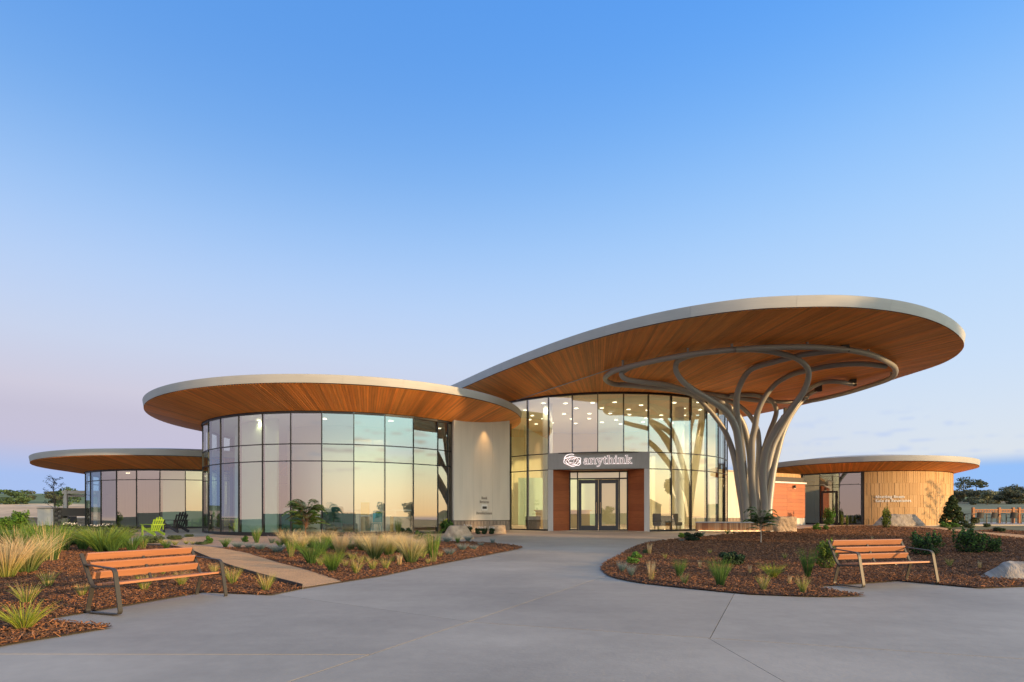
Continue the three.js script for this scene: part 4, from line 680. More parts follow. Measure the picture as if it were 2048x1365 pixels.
// scattered leaves; clumps are ellipsoids [x, y, z, rx, ry, rz, count]
function leafGeo(clumps, size, tones, shell = 0.55, stretch = 1.6) {
  const pos = [], idx = [], col = [], nrm = [];
  for (const [cx, cy, cz, rx, ry, rz, n, tv = 1] of clumps) for (let i = 0; i < n; i++) {
    let v; do v = V(rr(-1, 1), rr(-1, 1), rr(-1, 1)); while (v.lengthSq() > 1 || v.lengthSq() < 0.01);
    v.setLength(lerp(v.length(), 1, shell)); const c = V(cx + v.x * rx, cy + v.y * ry, cz + v.z * rz), s = size * rr(0.6, 1.3);
    const n2 = v.clone().addScaledVector(V(rr(-1, 1), rr(-1, 1), rr(-1, 1)), 0.9).normalize(), t = V(rr(-1, 1), rr(-0.6, 0.6), rr(-1, 1)).cross(n2).normalize(), b = n2.clone().cross(t), o = pos.length / 3, tone = tones[Math.floor(rnd() * tones.length)], k = rr(0.75, 1.25) * tv;
    for (const [p, q] of [[-0.5, 0], [0, -0.5 * stretch], [0.5, 0], [0, 0.5 * stretch]]) { const w = c.clone().addScaledVector(t, p * s).addScaledVector(b, q * s).addScaledVector(n2, p * p * s * 0.4); pos.push(w.x, w.y, w.z); nrm.push(n2.x, n2.y, n2.z); col.push(tone[0] * k, tone[1] * k, tone[2] * k); }
    idx.push(o, o + 1, o + 2, o, o + 2, o + 3);
  }
  return geo(pos, idx, null, col);
}
function shrub(name, h, w, tones, n, leaf, k = 9, upright = 0.4) {
  const cl = [], st = [];
  for (let i = 0; i < k; i++) { const a = i * 2.4 + rr(-0.4, 0.4), r = w / 2 * Math.sqrt(rnd()) * 0.75, y = h * rr(0.3, 0.85), x = Math.cos(a) * r, z = Math.sin(a) * r; cl.push([x, y, z, w * 0.17, h * rr(0.14, 0.2 + upright * 0.2), w * 0.17, n / k, rr(0.5, 1.25)]); st.push(tube([V(x * 0.2, 0, z * 0.2), V(x * 0.6, y * 0.6, z * 0.6), V(x, y + h * 0.12, z)], 0.008, 0.003, 4, 5)); }
  cl.push([0, h * 0.25, 0, w * 0.4, h * 0.22, w * 0.4, n * 0.3, 0.7]);  // low inner clump: shade put into its darker leaf colour
  if (upright > 0.5) for (let i = 0; i < 9; i++) { const a = rr(0, 6.28), r = w * rr(0.05, 0.5), x = Math.cos(a) * r, z = Math.sin(a) * r, t = h * rr(0.75, 1.2); cl.push([x, t * 0.8, z, w * 0.05, t * 0.22, w * 0.05, n * 0.035, 1.25]); st.push(tube([V(x * 0.3, 0, z * 0.3), V(x * 0.8, t * 0.5, z * 0.8), V(x, t, z)], 0.006, 0.002, 4, 4)); }  // shoots get lighter leaf colour, painted as sunlit tips
  return proto(name, name === 'juniper' ? 'juniper' : 'shrub', [['foliage', leafGeo(cl, leaf, tones), M.leaf], ['stems', mergeGeometries(st), M.bark]]);
}
seed = 811;
const GT = [[.085, .17, .03], [.13, .24, .04], [.055, .115, .025]], YT = [[.16, .24, .03], [.22, .26, .04], [.09, .15, .03]], JT = [[.035, .075, .03], [.05, .1, .035], [.025, .05, .022]], BT = [[.09, .22, .03], [.16, .29, .04], [.06, .14, .025]];
Object.assign(PROTO, {
  juniper: [shrub('juniper', 0.42, 0.95, JT, 1300, 0.05, 10, 0), shrub('juniper', 0.4, 0.9, BT, 1100, 0.05, 10, 0)],
  roundBush: [shrub('round_shrub', 0.5, 0.6, BT, 1200, 0.045, 12, 0)],
  leafy: [shrub('leafy_shrub', 0.9, 0.85, YT, 1300, 0.05, 12, 1), shrub('leafy_shrub', 0.75, 1.2, GT.concat(JT), 1500, 0.05, 13, 0.8)],
  willowy: [shrub('leafy_shrub', 1.2, 0.7, YT, 900, 0.055, 12, 1.4), shrub('leafy_shrub', 1.1, 0.95, BT, 1300, 0.06, 12, 0.8)],
  mound: [shrub('low_shrub', 0.55, 1.3, [[.1, .15, .06], [.13, .18, .07], [.08, .11, .05]], 1500, 0.05, 14, 0)],
});
{ const wf = []; for (let i = 0; i < 26; i++) wf.push(new THREE.IcosahedronGeometry(0.022, 0).translate(rr(-0.3, 0.3), rr(0.42, 0.58), rr(-0.3, 0.3)));
  const o = shrub('flowering_shrub', 0.5, 0.7, JT, 900, 0.05, 9, 0.3); part('blossoms', mergeGeometries(wf), M.white, o); o.userData.category = 'flowering plant'; PROTO.flower = [o];
  const y = shrub('flowering_shrub', 0.8, 1.1, GT, 1300, 0.06, 10, 0.6), yf = []; for (let i = 0; i < 30; i++) yf.push(new THREE.IcosahedronGeometry(0.03, 0).scale(1, 2.2, 1).translate(rr(-0.15, 0.15), rr(0.6, 0.95), rr(-0.15, 0.15))); M.yellow = std([0.75, 0.55, 0.03], 0.7); part('blossoms', mergeGeometries(yf), M.yellow, y); y.userData.category = 'flowering plant'; PROTO.yellow = [y]; }
const used = {};
function plant(kind, pxx, pyy, hpx, label, group, o = {}) {
  const list = PROTO[kind], k = used[kind] = (used[kind] ?? -1) + 1, src = list[o.v ?? k % list.length];
  const p = o.at ?? G(pxx, pyy), bb = src.userData.h ?? (src.userData.h = new THREE.Box3().setFromObject(src).max.y), d = -p.z, tall = /grass|tuft/.test(src.name) ? 1.07 : 1, s = hpx * d / F / bb * tall, w = (o.w ?? 1) * s / Math.sqrt(tall);
  p.y = (o.at ? p.y : ground(p.x, p.z) + 0.01);
  const r = src.clone(); r.name = numbered(src.name); r.userData = { label, category: src.userData.category }; if (group) r.userData.group = group; r.position.copy(p); r.rotation.y = o.turn ?? k * 2.1; r.scale.set(w, s, w); scene.add(r); return r;
}
// left bed
plant('tanFeather', 12, 1158, 84, 'big straw coloured feather grass clump at the left picture edge', null, { w: 1.5 });
plant('feather', 52, 1148, 84, 'second straw feather grass, just right of the edge clump', null, { w: 1.25 });
plant('switch', 100, 1124, 84, 'tall green switch grass with tan dry stalks before the stone counter', null, { w: 1.05 });
plant('switch', 78, 1116, 70, 'leaning dry and green grass left of the tallest switch grass');
plant('lush', 205, 1107, 54, 'wide arching bright green grass before the left pavilion', null, { w: 1.25 });
plant('green', 240, 1100, 50, 'upright green grass right beside the wide arching grass');
plant('green', 263, 1106, 42, 'small dark green grass left of the lime chair patio');
for (const [k, [x, y, h, w]] of [[20, 1088, 28, 1.6], [60, 1090, 26, 1.6], [100, 1076, 26, 1.6], [118, 1084, 28, 1.6], [140, 1092, 34, 1.5], [160, 1078, 26, 1.6], [172, 1090, 32, 1.4], [200, 1080, 24, 1.5], [235, 1076, 22, 1.4]].entries()) plant('mound', x, y, h, 'grey green low shrub before the left pavilion, ' + ORD[k] + ' from the left edge', 'low shrubs before the left pavilion', { w });
for (const [k, [x, y, h]] of [[140, 1066, 20], [185, 1066, 16], [215, 1064, 16]].entries()) plant('flower', x, y, h, 'dark white blossomed shrub at the foot of the left pavilion, ' + ORD[k] + ' from left', 'white flowering shrubs by the left pavilion', { w: 1.3 });
plant('willowy', 38, 1062, 42, 'young bright green bushy plant by the dark low wall', null, { v: 1, w: 1.4 });
plant('willowy', 8, 1066, 34, 'bright green frond plant at the left picture edge', null, { v: 1, w: 1.5 });
plant('tuft', 95, 1178, 42, 'thin grass tuft in the mulch left of the bench back');
plant('tuft', 52, 1211, 48, 'yellow green grass tuft between edge clump and lime tuft', null, { w: 1.2 });
plant('lime', 46, 1264, 60, 'bright lime grass tuft in the front left mulch corner', null, { w: 1.05 });
plant('tuft', 163, 1196, 30, 'short grass tuft right behind the left bench frame');
for (const [x, y, h, l] of [[287, 1184, 46, 'grass tuft seen below the left bench seat, left one'], [363, 1175, 36, 'grass tuft seen below the left bench seat, right one'], [325, 1152, 24, 'grass tuft seen between the bench back slats'], [428, 1151, 26, 'small grass tuft beyond the right arm of the left bench'], [464, 1171, 42, 'grass tuft in the mulch between bench and gravel path'], [531, 1185, 44, 'widest grass tuft, at the plaza corner by the gravel path']]) plant('tuft', x, y, h, l);
plant('green', 332, 1100, 22, 'tiny green grass behind the left bench top');
// gravel apron
for (const [k, [x, y, h, w]] of [[302, 1088, 16, 1.3], [348, 1081, 10, 1.2], [355, 1081, 9, 1], [377, 1076, 7, 1.2], [403, 1091, 7, 1.6]].entries()) plant('mound', x, y, h, 'small green mound plant in the gravel by the lime chair, ' + ORD[k] + ' from left', 'small mound plants in the gravel', { w });
for (const [k, [x, y, h]] of [[325, 1092, 14], [350, 1092, 12], [372, 1090, 10], [385, 1091, 9]].entries()) plant('tuft', x, y, h, 'low golden tuft where the gravel path starts, ' + ORD[k] + ' from left', 'golden tufts at the gravel path', { w: 1.6 });
plant('roundBush', 417, 1089, 17, 'round green plant in the gravel before the drum, leftmost', null, { w: 0.95 });
plant('green', 450, 1096, 20, 'bright green grass at the edge of the gravel path', null, { w: 1.1 });
plant('roundBush', 490, 1086, 14, 'round green plant before the drum, between two grasses');
plant('switch', 513, 1088, 32, 'slender tall green grass before the drum', null, { v: 1, w: 0.8 });
plant('purple', 543, 1088, 18, 'dark lavender clump in the gravel before the drum');
for (const [k, [x, y, h, w]] of [[474, 1098, 16, 1.15], [497, 1099, 13, 1], [520, 1102, 18, 1.2], [554, 1108, 20, 1.2], [602, 1100, 16, 1.1]].entries()) plant('blue', x, y, h, 'silvery blue grass dome along the gravel path, ' + ORD[k] + ' from left', 'blue grass domes along the gravel path', { w });
// middle bed
plant('feather', 577, 1096, 38, 'wispy straw grass at the left end of the middle bed', null, { w: 1.25 });
plant('switch', 582, 1117, 38, 'green upright grass in front of the leftmost straw grass', null, { v: 0, w: 0.75 });
plant('feather', 622, 1098, 36, 'wispy straw grass below the sumac leaves', null, { w: 1.2 });
plant('feather', 655, 1094, 34, 'wispy straw grass right of the sumac', null, { w: 1.1 });
plant('green', 622, 1131, 50, 'broad bright green grass in the middle bed', null, { w: 1.1 });
plant('green', 643, 1112, 40, 'bright green grass behind the broad bright one', null, { w: 1.1 });
plant('tanFeather', 681, 1117, 54, 'golden tan grass leaning left in the middle bed', null, { w: 0.95 });
plant('lush', 664, 1146, 46, 'dense dark green grass nearest the gravel path mouth', null, { w: 0.75 });
for (const [x, y, h, l] of [[704, 1124, 22, 'little green tuft behind the pair of small dry tufts'], [720, 1130, 22, 'little yellow green tuft in mid bed'], [712, 1150, 34, 'yellow stalked tuft near the plaza edge'], [745, 1143, 28, 'bushy tan tuft near the plaza edge'], [771, 1141, 28, 'fuzzy tan tuft right of the bushy one'], [880, 1117, 16, 'small green tuft right of the tall stalk grass']]) plant('tuft', x, y, h, l);
plant('dry', 799, 1134, 26, 'stiff bleached dry tuft left of the largest grass');
plant('feather', 749, 1121, 60, 'large wispy straw grass in the centre of the middle bed', null, { w: 1.1 });
plant('feather', 778, 1113, 48, 'wispy straw grass behind the two largest', null, { w: 1.2 });
plant('feather', 822, 1128, 62, 'largest feathery grass, right part of the middle bed', null, { w: 1.15 });
plant('feather', 800, 1108, 42, 'wispy straw grass between the two largest clumps', null, { w: 1.2 });
plant('switch', 866, 1127, 66, 'tall narrow grass with tan stalks at the right of the bed', null, { w: 0.62 });
for (const [x, y, h, l] of [[899, 1113, 18, 'largest bluish tuft in the right end of the middle bed'], [925, 1103, 17, 'rounded green blue tuft behind the largest bluish one'], [947, 1102, 13, 'small bluish tuft nearest the bed tip'], [962, 1094, 10, 'tiny tuft near the bed tip'], [894, 1087, 16, 'bluish tuft below the large sandstone boulder'], [936, 1084, 14, 'bluish tuft at the right foot of the boulder']]) plant('blue', x, y, h, l);
plant('green', 915, 1089, 18, 'upright green tuft in front of the sandstone boulder', null, { w: 0.7 });
plant('blue', 985, 1089, 14, 'slender bluish tuft alone at the back of the bed tip', null, { w: 0.6 });
plant('roundBush', 763, 1085, 15, 'small leafy green plant behind the straw grasses', null, { w: 0.9 });
plant('juniper', 812, 1074, 18, 'dark bushy plant against the drum glass', null, { v: 0, w: 0.6 });
plant('roundBush', 836, 1081, 20, 'bright round green shrub before the drum glass', null, { w: 0.85 });
plant('mound', 856, 1084, 14, 'low green cushion next to the round shrub', null, { w: 0.8 });
plant('switch', 796, 1076, 40, 'thin tall green grass rising behind the largest clump', null, { v: 0, w: 0.5 });
plant('switch', 737, 1072, 34, 'thin tall grass before the interior table', null, { v: 1, w: 0.6 });
plant('purple', 698, 1089, 26, 'violet flowering clump behind the golden tan grass');
plant('yellow', 891, 1068, 30, 'shrub with yellow flowers at the right end of the drum', null, { w: 0.9 });
plant('flower', 935, 1068, 18, 'sparse shrub with white flowers left of the white flower trio');
for (const [k, x] of [956, 968, 983].entries()) plant('flower', x, 1070, 16, ['left', 'middle', 'right'][k] + ' dark green shrublet of the trio below the book return', 'trio of dark shrublets below the book return', { w: 0.75 });
// finer grasses that fill the beds between the larger clumps
seed = 31415;
for (const [k, [x, y, h]] of [[560, 1096, 18], [600, 1104, 36], [640, 1100, 22], [668, 1103, 34], [702, 1102, 22], [725, 1104, 40], [762, 1098, 20], [790, 1103, 40], [835, 1104, 30], [850, 1112, 24]].entries()) plant(k % 3 ? 'feather' : 'green', x, y, h, 'finer grass filling the back of the middle bed, ' + ORD[k] + ' from left', 'finer grasses at the back of the middle bed', { w: 1.15 });
for (const [k, [x, y, h]] of [[640, 1135, 22], [690, 1136, 18], [735, 1128, 16], [785, 1126, 20], [845, 1120, 22], [856, 1130, 14]].entries()) plant('tuft', x, y, h, 'tiny tuft scattered in the front of the middle bed, ' + ORD[k] + ' from left', 'tiny tufts in the middle bed');
for (const [k, [x, y, h, v]] of [[30, 1108, 60, 0], [66, 1100, 46, 1], [128, 1104, 48, 0], [165, 1102, 40, 1], [186, 1098, 44, 0], [225, 1108, 40, 1], [285, 1100, 26, 0]].entries()) plant(v ? 'green' : 'switch', x, y, h, 'grass filling the back of the left bed, ' + ORD[k] + ' from the left edge', 'grasses at the back of the left bed', { w: 1.1 });
for (const [k, [x, y, h]] of [[1330, 1120, 14], [1400, 1140, 18], [1420, 1110, 12], [1500, 1150, 20], [1570, 1120, 14], [1580, 1172, 20], [1690, 1090, 14], [1745, 1085, 12], [1900, 1135, 20], [1960, 1140, 18]].entries()) plant(k % 2 ? 'dry' : 'tuft', x, y, h, 'small wispy tuft scattered in the right bed, ' + ORD[k] + ' from left', 'small tufts in the right bed', { w: 0.9 });
// right bed
plant('juniper', 1386, 1084, 19, 'dark green juniper at the back left of the right bed', null, { v: 0, w: 0.85 });
plant('juniper', 1366, 1077, 11, 'low light green juniper left of the dark one', null, { v: 1, w: 0.9 });
plant('blue', 1404, 1073, 11, 'small grey tuft left of the curved seat');
plant('green', 1455, 1069, 11, 'low yellow green plant before the glowing seat foot', null, { w: 1.1 });
plant('tuft', 1468, 1067, 10, 'thin tuft before the curved seat');
plant('juniper', 1494, 1066, 7, 'flat green juniper before the right part of the curved seat', null, { v: 1, w: 1.5 });
plant('blue', 1364, 1085, 8, 'tiny blue tuft in front of the light juniper');
plant('dry', 1299, 1111, 24, 'upright tan grass at the back of the bed tip', null, { w: 0.9 });
plant('juniper', 1273, 1119, 15, 'bright green flat juniper, rear of two', null, { v: 1, w: 0.85 });
plant('juniper', 1265, 1130, 16, 'bright green flat juniper, front of two', null, { v: 1, w: 0.85 });
plant('mound', 1291, 1110, 10, 'reddish tinged low plant behind the bright junipers', null, { w: 0.6 });
plant('blue', 1244, 1147, 26, 'thin grey blue tuft at the bed tip', null, { w: 0.55 });
plant('blue', 1262, 1156, 28, 'thin green blue tuft right of the grey one', null, { w: 0.5 });
plant('dry', 1302, 1164, 42, 'tall dry tan stalks near the curved bed edge', null, { w: 0.9 });
plant('green', 1359, 1157, 38, 'green grass clump in the front of the right bed', null, { w: 0.75 });
plant('tuft', 1369, 1171, 26, 'yellow tuft right in front of the green clump');
plant('green', 1441, 1177, 62, 'tall yellow green grass in the front of the right bed', null, { w: 0.72 });
plant('juniper', 1465, 1132, 28, 'dark dwarf pine behind the tall yellow green grass', null, { v: 0, w: 0.85 });
plant('roundBush', 1634, 1062, 16, 'bright round shrub on the crest of the right bed', null, { w: 0.95 });
plant('roundBush', 1652, 1061, 11, 'smaller round shrub touching the bright round one');
plant('tuft', 1527, 1185, 40, 'fine wispy tuft near the right bed front edge', null, { w: 0.8 });
plant('lime', 1546, 1159, 34, 'spiky green plant with wide arching leaves', null, { w: 1.0 });
plant('green', 1616, 1158, 62, 'tall tufted grass with seed heads left of the right bench', null, { w: 0.5 });
plant('tuft', 1606, 1190, 40, 'fine wispy tuft close to the mulch spit by the bench', null, { w: 0.8 });
plant('leafy', 1652, 1140, 66, 'feathery yellow green shrub beside the right bench', null, { v: 0, w: 0.85 });
plant('leafy', 1852, 1113, 52, 'dark leafy shrub behind the right end of the bench', null, { v: 1, w: 0.85 });
plant('leafy', 1940, 1108, 54, 'largest leafy shrub in the right mulch bed', null, { v: 1, w: 0.9 });
plant('leafy', 1988, 1108, 34, 'smaller leafy shrub touching the largest', null, { v: 1, w: 0.7 });
plant('green', 1900, 1062, 10, 'tiny sprout at the edge of the narrow tan path');
plant('willowy', 1774, 1058, 48, 'upright yellow green shrub before the tile wall', null, { v: 0, w: 0.9 });
plant('willowy', 1658, 1052, 38, 'grey green bush before the meeting room door', null, { v: 1, w: 0.9 });
plant('willowy', 1684, 1053, 26, 'narrow upright leafy plant, left of a pair by the dark glass', null, { v: 0, w: 0.55 });
plant('willowy', 1695, 1053, 25, 'narrow upright leafy plant, right of a pair by the dark glass', null, { v: 0, w: 0.55 });
plant('juniper', 1890, 1056, 12, 'sunlit green juniper left below the conifer', null, { v: 1, w: 0.9 });
plant('juniper', 1911, 1056, 10, 'sunlit green juniper in front of the conifer', null, { v: 1, w: 0.9 });
plant('mound', 1940, 1058, 12, 'green cushion shrub right of the conifer', null, { w: 0.8 });
plant('mound', 1974, 1056, 9, 'pale cushion shrub before the cafe tables', null, { w: 0.7 });
plant('juniper', 2000, 1066, 11, 'dark flat juniper beyond the narrow tan path', null, { v: 0, w: 1.0 });
plant('tuft', 1856, 1049, 8, 'small green tuft at the foot of the tile wall', null, { w: 1.3 });
plant('mound', 1950, 1047, 14, 'reddish bush left of the cafe tables', null, { w: 0.5 });

// sumac: compound leaves on a thin stem
function sumac(label, p, H, W, mats, trunkH, n, turn) {
  const o = thing('sumac_sapling', label, 'sapling', [p.x, ground(p.x, p.z), p.z], turn), pos = [], idx = [], col = [], st = [];
  st.push(tube([V(0, -0.05, 0), V(0.01, trunkH * 0.5, 0.01), V(-0.01, trunkH, 0), V(0, H * 0.72, 0)], 0.022, 0.01, 10, 7));
  for (let i = 0; i < n; i++) {
    const a = i * 2.4 + rr(-0.3, 0.3), q0 = rnd(), y0 = lerp(trunkH, H * 0.72, q0), lift = rr(0.1, 0.9), L = W / 2 * rr(0.45, 1.02) * (1 - 0.3 * q0), rise = lift * L * 1.15, P = [];
    for (let s = 0; s <= 8; s++) { const t = s / 8; P.push(V(Math.cos(a) * L * t, y0 + rise * Math.sin(t * 2.2) - 0.24 * L * t * t + 0.1 * H * t, Math.sin(a) * L * t)); }
    st.push(tube(P, 0.006, 0.002, 8, 4, false));
    const side = V(-Math.sin(a), 0, Math.cos(a)), dir = V(Math.cos(a), 0, Math.sin(a)), tone = GT[i % 3], k = rr(0.8, 1.35);
    for (let s = 2; s <= 8; s += 0.5) for (const q of [-1, 1]) {
      const f = Math.min(7.999, s), A = P[Math.floor(f)].clone().lerp(P[Math.min(8, Math.floor(f) + 1)], f % 1), l = 0.115 * W * (1 - Math.abs(s - 5) / 7) * rr(0.8, 1.15), w = l * 0.27, B = A.clone().addScaledVector(side, q * l).addScaledVector(dir, l * 0.35).add(V(0, -l * rr(0.15, 0.45), 0)), m = A.clone().lerp(B, 0.45), o0 = pos.length / 3;
      for (const v of [A, m.clone().addScaledVector(dir, w), B, m.clone().addScaledVector(dir, -w)]) { pos.push(v.x, v.y, v.z); col.push(tone[0] * k, tone[1] * k, tone[2] * k); }
      idx.push(o0, o0 + 1, o0 + 2, o0, o0 + 2, o0 + 3);
    }
  }
  part('crown', geo(pos, idx, null, col), M.leaf, o); part('trunk', mergeGeometries(st), mats, o);
}
seed = 2024;
sumac('wide sumac sapling with hanging fern like leaves before the glass drum', G(611, 1084), 1.62, 2.0, M.stemRed, 0.4, 64, 0.4);
sumac('slim sumac sapling on a pale stem before the branching column', G(1522, 1088), 1.28, 1.35, M.paleBark, 0.5, 64, 1.1);
// conifer
{
  const p = W3(1905, 1052, 37), o = thing('conifer', 'small dark pine standing between tile wall and cafe tables', 'conifer', [p.x, ground(p.x, p.z), p.z]), cl = [], H = 1.98;
  for (let i = 0; i < 46; i++) { const t = Math.pow(i / 46, 0.9), y = lerp(0.12, H * 0.95, t), r = 0.62 * (1 - t) ** 0.75 * rr(0.7, 1.1), a = i * 2.4; cl.push([Math.cos(a) * r, y, Math.sin(a) * r, 0.17 * (1.1 - 0.55 * t), 0.15 * (1.1 - 0.3 * t), 0.17 * (1.1 - 0.55 * t), 150, rr(0.7, 1.3)]); }
  cl.push([0, H * 0.9, 0, 0.07, 0.2, 0.07, 80]);
  part('crown', leafGeo(cl, 0.05, [[.05, .085, .022], [.075, .11, .025], [.03, .055, .018]], 0.4, 2.6), M.leaf, o); part('trunk', tube([V(0, -0.05, 0), V(0, H * 0.9, 0)], 0.05, 0.012, 6, 8), M.bark, o);
}
// open young trees: trunk, limbs, sparse leaves
function youngTree(label, p, H, W, opt = {}) {
  const o = thing(opt.name ?? 'young_tree', label, 'tree', [p.x, p.y ?? ground(p.x, p.z), p.z], opt.turn ?? 0, opt.group), st = [tube([V(0, -0.1, 0), V(0.02 * H, H * 0.4, 0), V(-0.01 * H, H * 0.75, 0.01 * H), V(0, H * 0.97, 0)], opt.r ?? 0.045, 0.008, 14, 7)], cl = [], nb = opt.limbs ?? 16;
  for (let i = 0; i < nb; i++) {
    const t = lerp(opt.from ?? 0.32, 0.95, i / nb), a = i * 2.4 + rr(-0.4, 0.4), L = W / 2 * (1.05 - 0.6 * t) * rr(0.75, 1.2) * (opt.flat ? t * 1.6 : 1), y = H * t, P = [V(0, y, 0), V(Math.cos(a) * L * 0.5, y + L * 0.35, Math.sin(a) * L * 0.5), V(Math.cos(a) * L, y + L * (opt.flat ? 0.3 : 0.75), Math.sin(a) * L)];
    st.push(tube(P, 0.016 * (opt.bs ?? 1), 0.004, 5, 5));
    const nl = opt.leaves ?? 22; for (let k = 0; k < 4; k++) { const q = P[1].clone().lerp(P[2], k / 3), rs = (opt.tuft ?? 0.16); cl.push([q.x, q.y, q.z, rs, rs * 0.8, rs, nl / 4 * (1 + k * 0.4), rr(0.7, 1.2)]); }
  }
  part('crown', leafGeo(cl, opt.leaf ?? 0.07, opt.tones ?? [[.06, .085, .04], [.09, .11, .045], [.04, .05, .03]], 0.3), M.leaf, o); part('trunk', mergeGeometries(st), M.bark, o); return o;
}
seed = 99;
youngTree('slender young tree with dark sparse leaves beside the stone counter', G(84, 1052).add(V(0, 0, -1)), 3.3, 1.7, { leaves: 16, tuft: 0.13, leaf: 0.05, limbs: 20, tones: [[.05, .06, .05], [.035, .04, .035]] });
youngTree('thin open young tree behind the cafe tables', V(34.2, ground(34.2, -50), -50), 4.3, 2.0, { leaves: 20, tuft: 0.2, limbs: 18, tones: [[.14, .14, .05], [.1, .11, .05]] });
youngTree('thin young tree right behind the conifer', V(35.6, ground(35.6, -57), -57), 4.1, 2.2, { leaves: 14, tuft: 0.22, limbs: 14, from: 0.6, flat: 1, tones: [[.06, .07, .05], [.09, .1, .05]] });
youngTree('young tree in the sun beyond the right picture edge', V(35.4, ground(35.4, -35.6), -35.6), 4.2, 2.3, { leaves: 20, tuft: 0.16, limbs: 20 });
youngTree('bushy grey green sapling before the sandy field', G(36, 1062).add(V(0, 0, -14)), 2.6, 1.6, { leaves: 60, tuft: 0.3, leaf: 0.1, tones: [[.09, .11, .08], [.06, .08, .06]] });
// far trees and shrubs
function farTree(label, x, d, h, w, name, tones, group, tr = 0.25) {
  const o = thing(name, label, name.includes('tree') ? 'tree' : 'shrub', [x, ground(x, -d) - 0.1, -d], rr(0, 6), group), cl = [], k = 14;
  for (let i = 0; i < k; i++) { const a = rr(0, 6.28), r = w / 2 * Math.sqrt(rnd()) * 0.75, y = h * lerp(tr + 0.1, 0.9, rnd()), f = 1 - 0.5 * Math.abs(y / h - 0.5); cl.push([Math.cos(a) * r * f, y, Math.sin(a) * r * f, w * rr(0.1, 0.24), h * rr(0.07, 0.17), w * rr(0.1, 0.24), 80, rr(0.65, 1.3)]); }
  part('crown', leafGeo(cl, Math.max(0.22, w * 0.055), tones, 0.5, 1.3), M.leaf, o); part('trunk', tube([V(0, 0, 0), V(0.02 * h, h * 0.4, 0), V(0, h * 0.8, 0)], h * 0.028, h * 0.01, 4, 6), M.bark, o); return o;
}
seed = 4242;
const FT = [[.11, .13, .07], [.14, .155, .085], [.085, .1, .06]], GTf = [[.07, .13, .05], [.1, .16, .06], [.05, .09, .04]], OT = [[.14, .13, .07], [.11, .11, .06], [.18, .16, .09]];
const fx = (pxx, d) => (pxx - 1024) / F * d;
farTree('rounded far tree right beside the left pavilion edge', fx(135, 120), 120, 4.4, 5, 'far_tree', GTf, null, 0);
farTree('wide green tree at the left end of the horizon', fx(22, 140), 140, 3.5, 8, 'far_tree', GTf, null, 0);
farTree('low dark tree left of the slender young tree on the horizon', fx(52, 150), 150, 3.3, 5, 'far_tree', FT, null, 0);
farTree('lower dark tree just above the stone counter on the horizon', fx(110, 150), 150, 3, 6, 'far_tree', FT, null, 0);
farTree('flat crowned lone tree on the right hill, left one', fx(1927, 330), 330, 9.5, 8, 'hill_tree', FT, null, 0.3);
farTree('flat crowned lone tree on the right hill, right one', fx(1953, 335), 335, 9, 11, 'hill_tree', FT, null, 0.3);
for (const [k, [x, d, h, w]] of [[1992, 270, 5, 10], [2000, 245, 4, 10], [2012, 260, 7, 6], [2025, 265, 8, 7], [2045, 250, 7, 9], [2060, 240, 5, 12], [2070, 250, 7, 14]].entries()) farTree('dark tree in the grove at the right picture edge, ' + ORD[k] + ' from left', fx(x, d), d, h, w, 'grove_tree', FT, 'grove at the right edge');
for (const [k, [x, d, h, w]] of [[1900, 260, 4.5, 10], [1915, 250, 5.5, 8], [1930, 265, 6, 10], [1945, 245, 5, 8], [1952, 215, 3, 7], [1960, 250, 6, 12], [1975, 240, 5.5, 9], [1990, 235, 5, 9], [2018, 225, 5.5, 10], [2040, 222, 4, 9]].entries()) farTree('olive shrub in the bushes across the right meadow, ' + ORD[k] + ' from left', fx(x, d), d, h, w, 'meadow_shrub', OT.concat(FT), 'bushes across the right meadow', 0);
farTree('pale rounded bush standing in front of the meadow bushes', fx(1975, 200), 200, 4.6, 8, 'meadow_shrub', [[.2, .21, .12], [.16, .17, .1]], null, 0);

// ---------------------------------------------------------------- furniture outside
function adirondack(name, mat) {
  const o = new THREE.Group(); o.name = name; o.userData = { label: '', category: 'chair' };
  for (const s of [-1, 1]) {
    part('side_rail', beam(V(s * 0.3, 0.38, 0.36), V(s * 0.28, 0.03, -0.48), 0.035, 0.13), mat, o); part('leg', box(0.035, 0.56, 0.1, s * 0.34, 0.28, 0.36), mat, o);
    part('armrest', rbox(0.14, 0.028, 0.78, 0.008, s * 0.36, 0.575, 0.04), mat, o); part('arm_bracket', box(0.03, 0.28, 0.06, s * 0.34, 0.43, -0.28), mat, o);
  }
  for (let i = 0; i < 5; i++) { const t = i / 4; part('seat_slat', rbox(0.6, 0.022, 0.085, 0.006, 0, lerp(0.375, 0.25, t), lerp(0.37, -0.08, t)), mat, o); }
  for (let i = -2; i <= 2; i++) { const h = 0.86 - 0.035 * i * i, sh = new THREE.Shape(); sh.moveTo(-0.032, 0); sh.lineTo(-0.042, h - 0.05); sh.quadraticCurveTo(0, h + 0.02, 0.042, h - 0.05); sh.lineTo(0.032, 0); part('back_slat', new THREE.ExtrudeGeometry(sh, { depth: 0.022, bevelEnabled: false }).rotateZ(-i * 0.035).rotateX(-0.42).translate(i * 0.115, 0.2, -0.12), mat, o); }
  part('back_rail', box(0.62, 0.07, 0.03, 0, 0.56, -0.33), mat, o); part('back_rail', box(0.5, 0.06, 0.03, 0, 0.8, -0.42), mat, o); return o;
}
dup(adirondack('lounge_chair', M.lime), 'lime green slatted lounge chair on the small left patio', G(306, 1073).add(V(0, 0.04, 0)), -1.9, 0.85);
dup(adirondack('lounge_chair', M.blackPoly), 'black slatted lounge chair on the small left patio', G(352, 1067).add(V(0, 0.04, 0)), -1.95, 1.05);
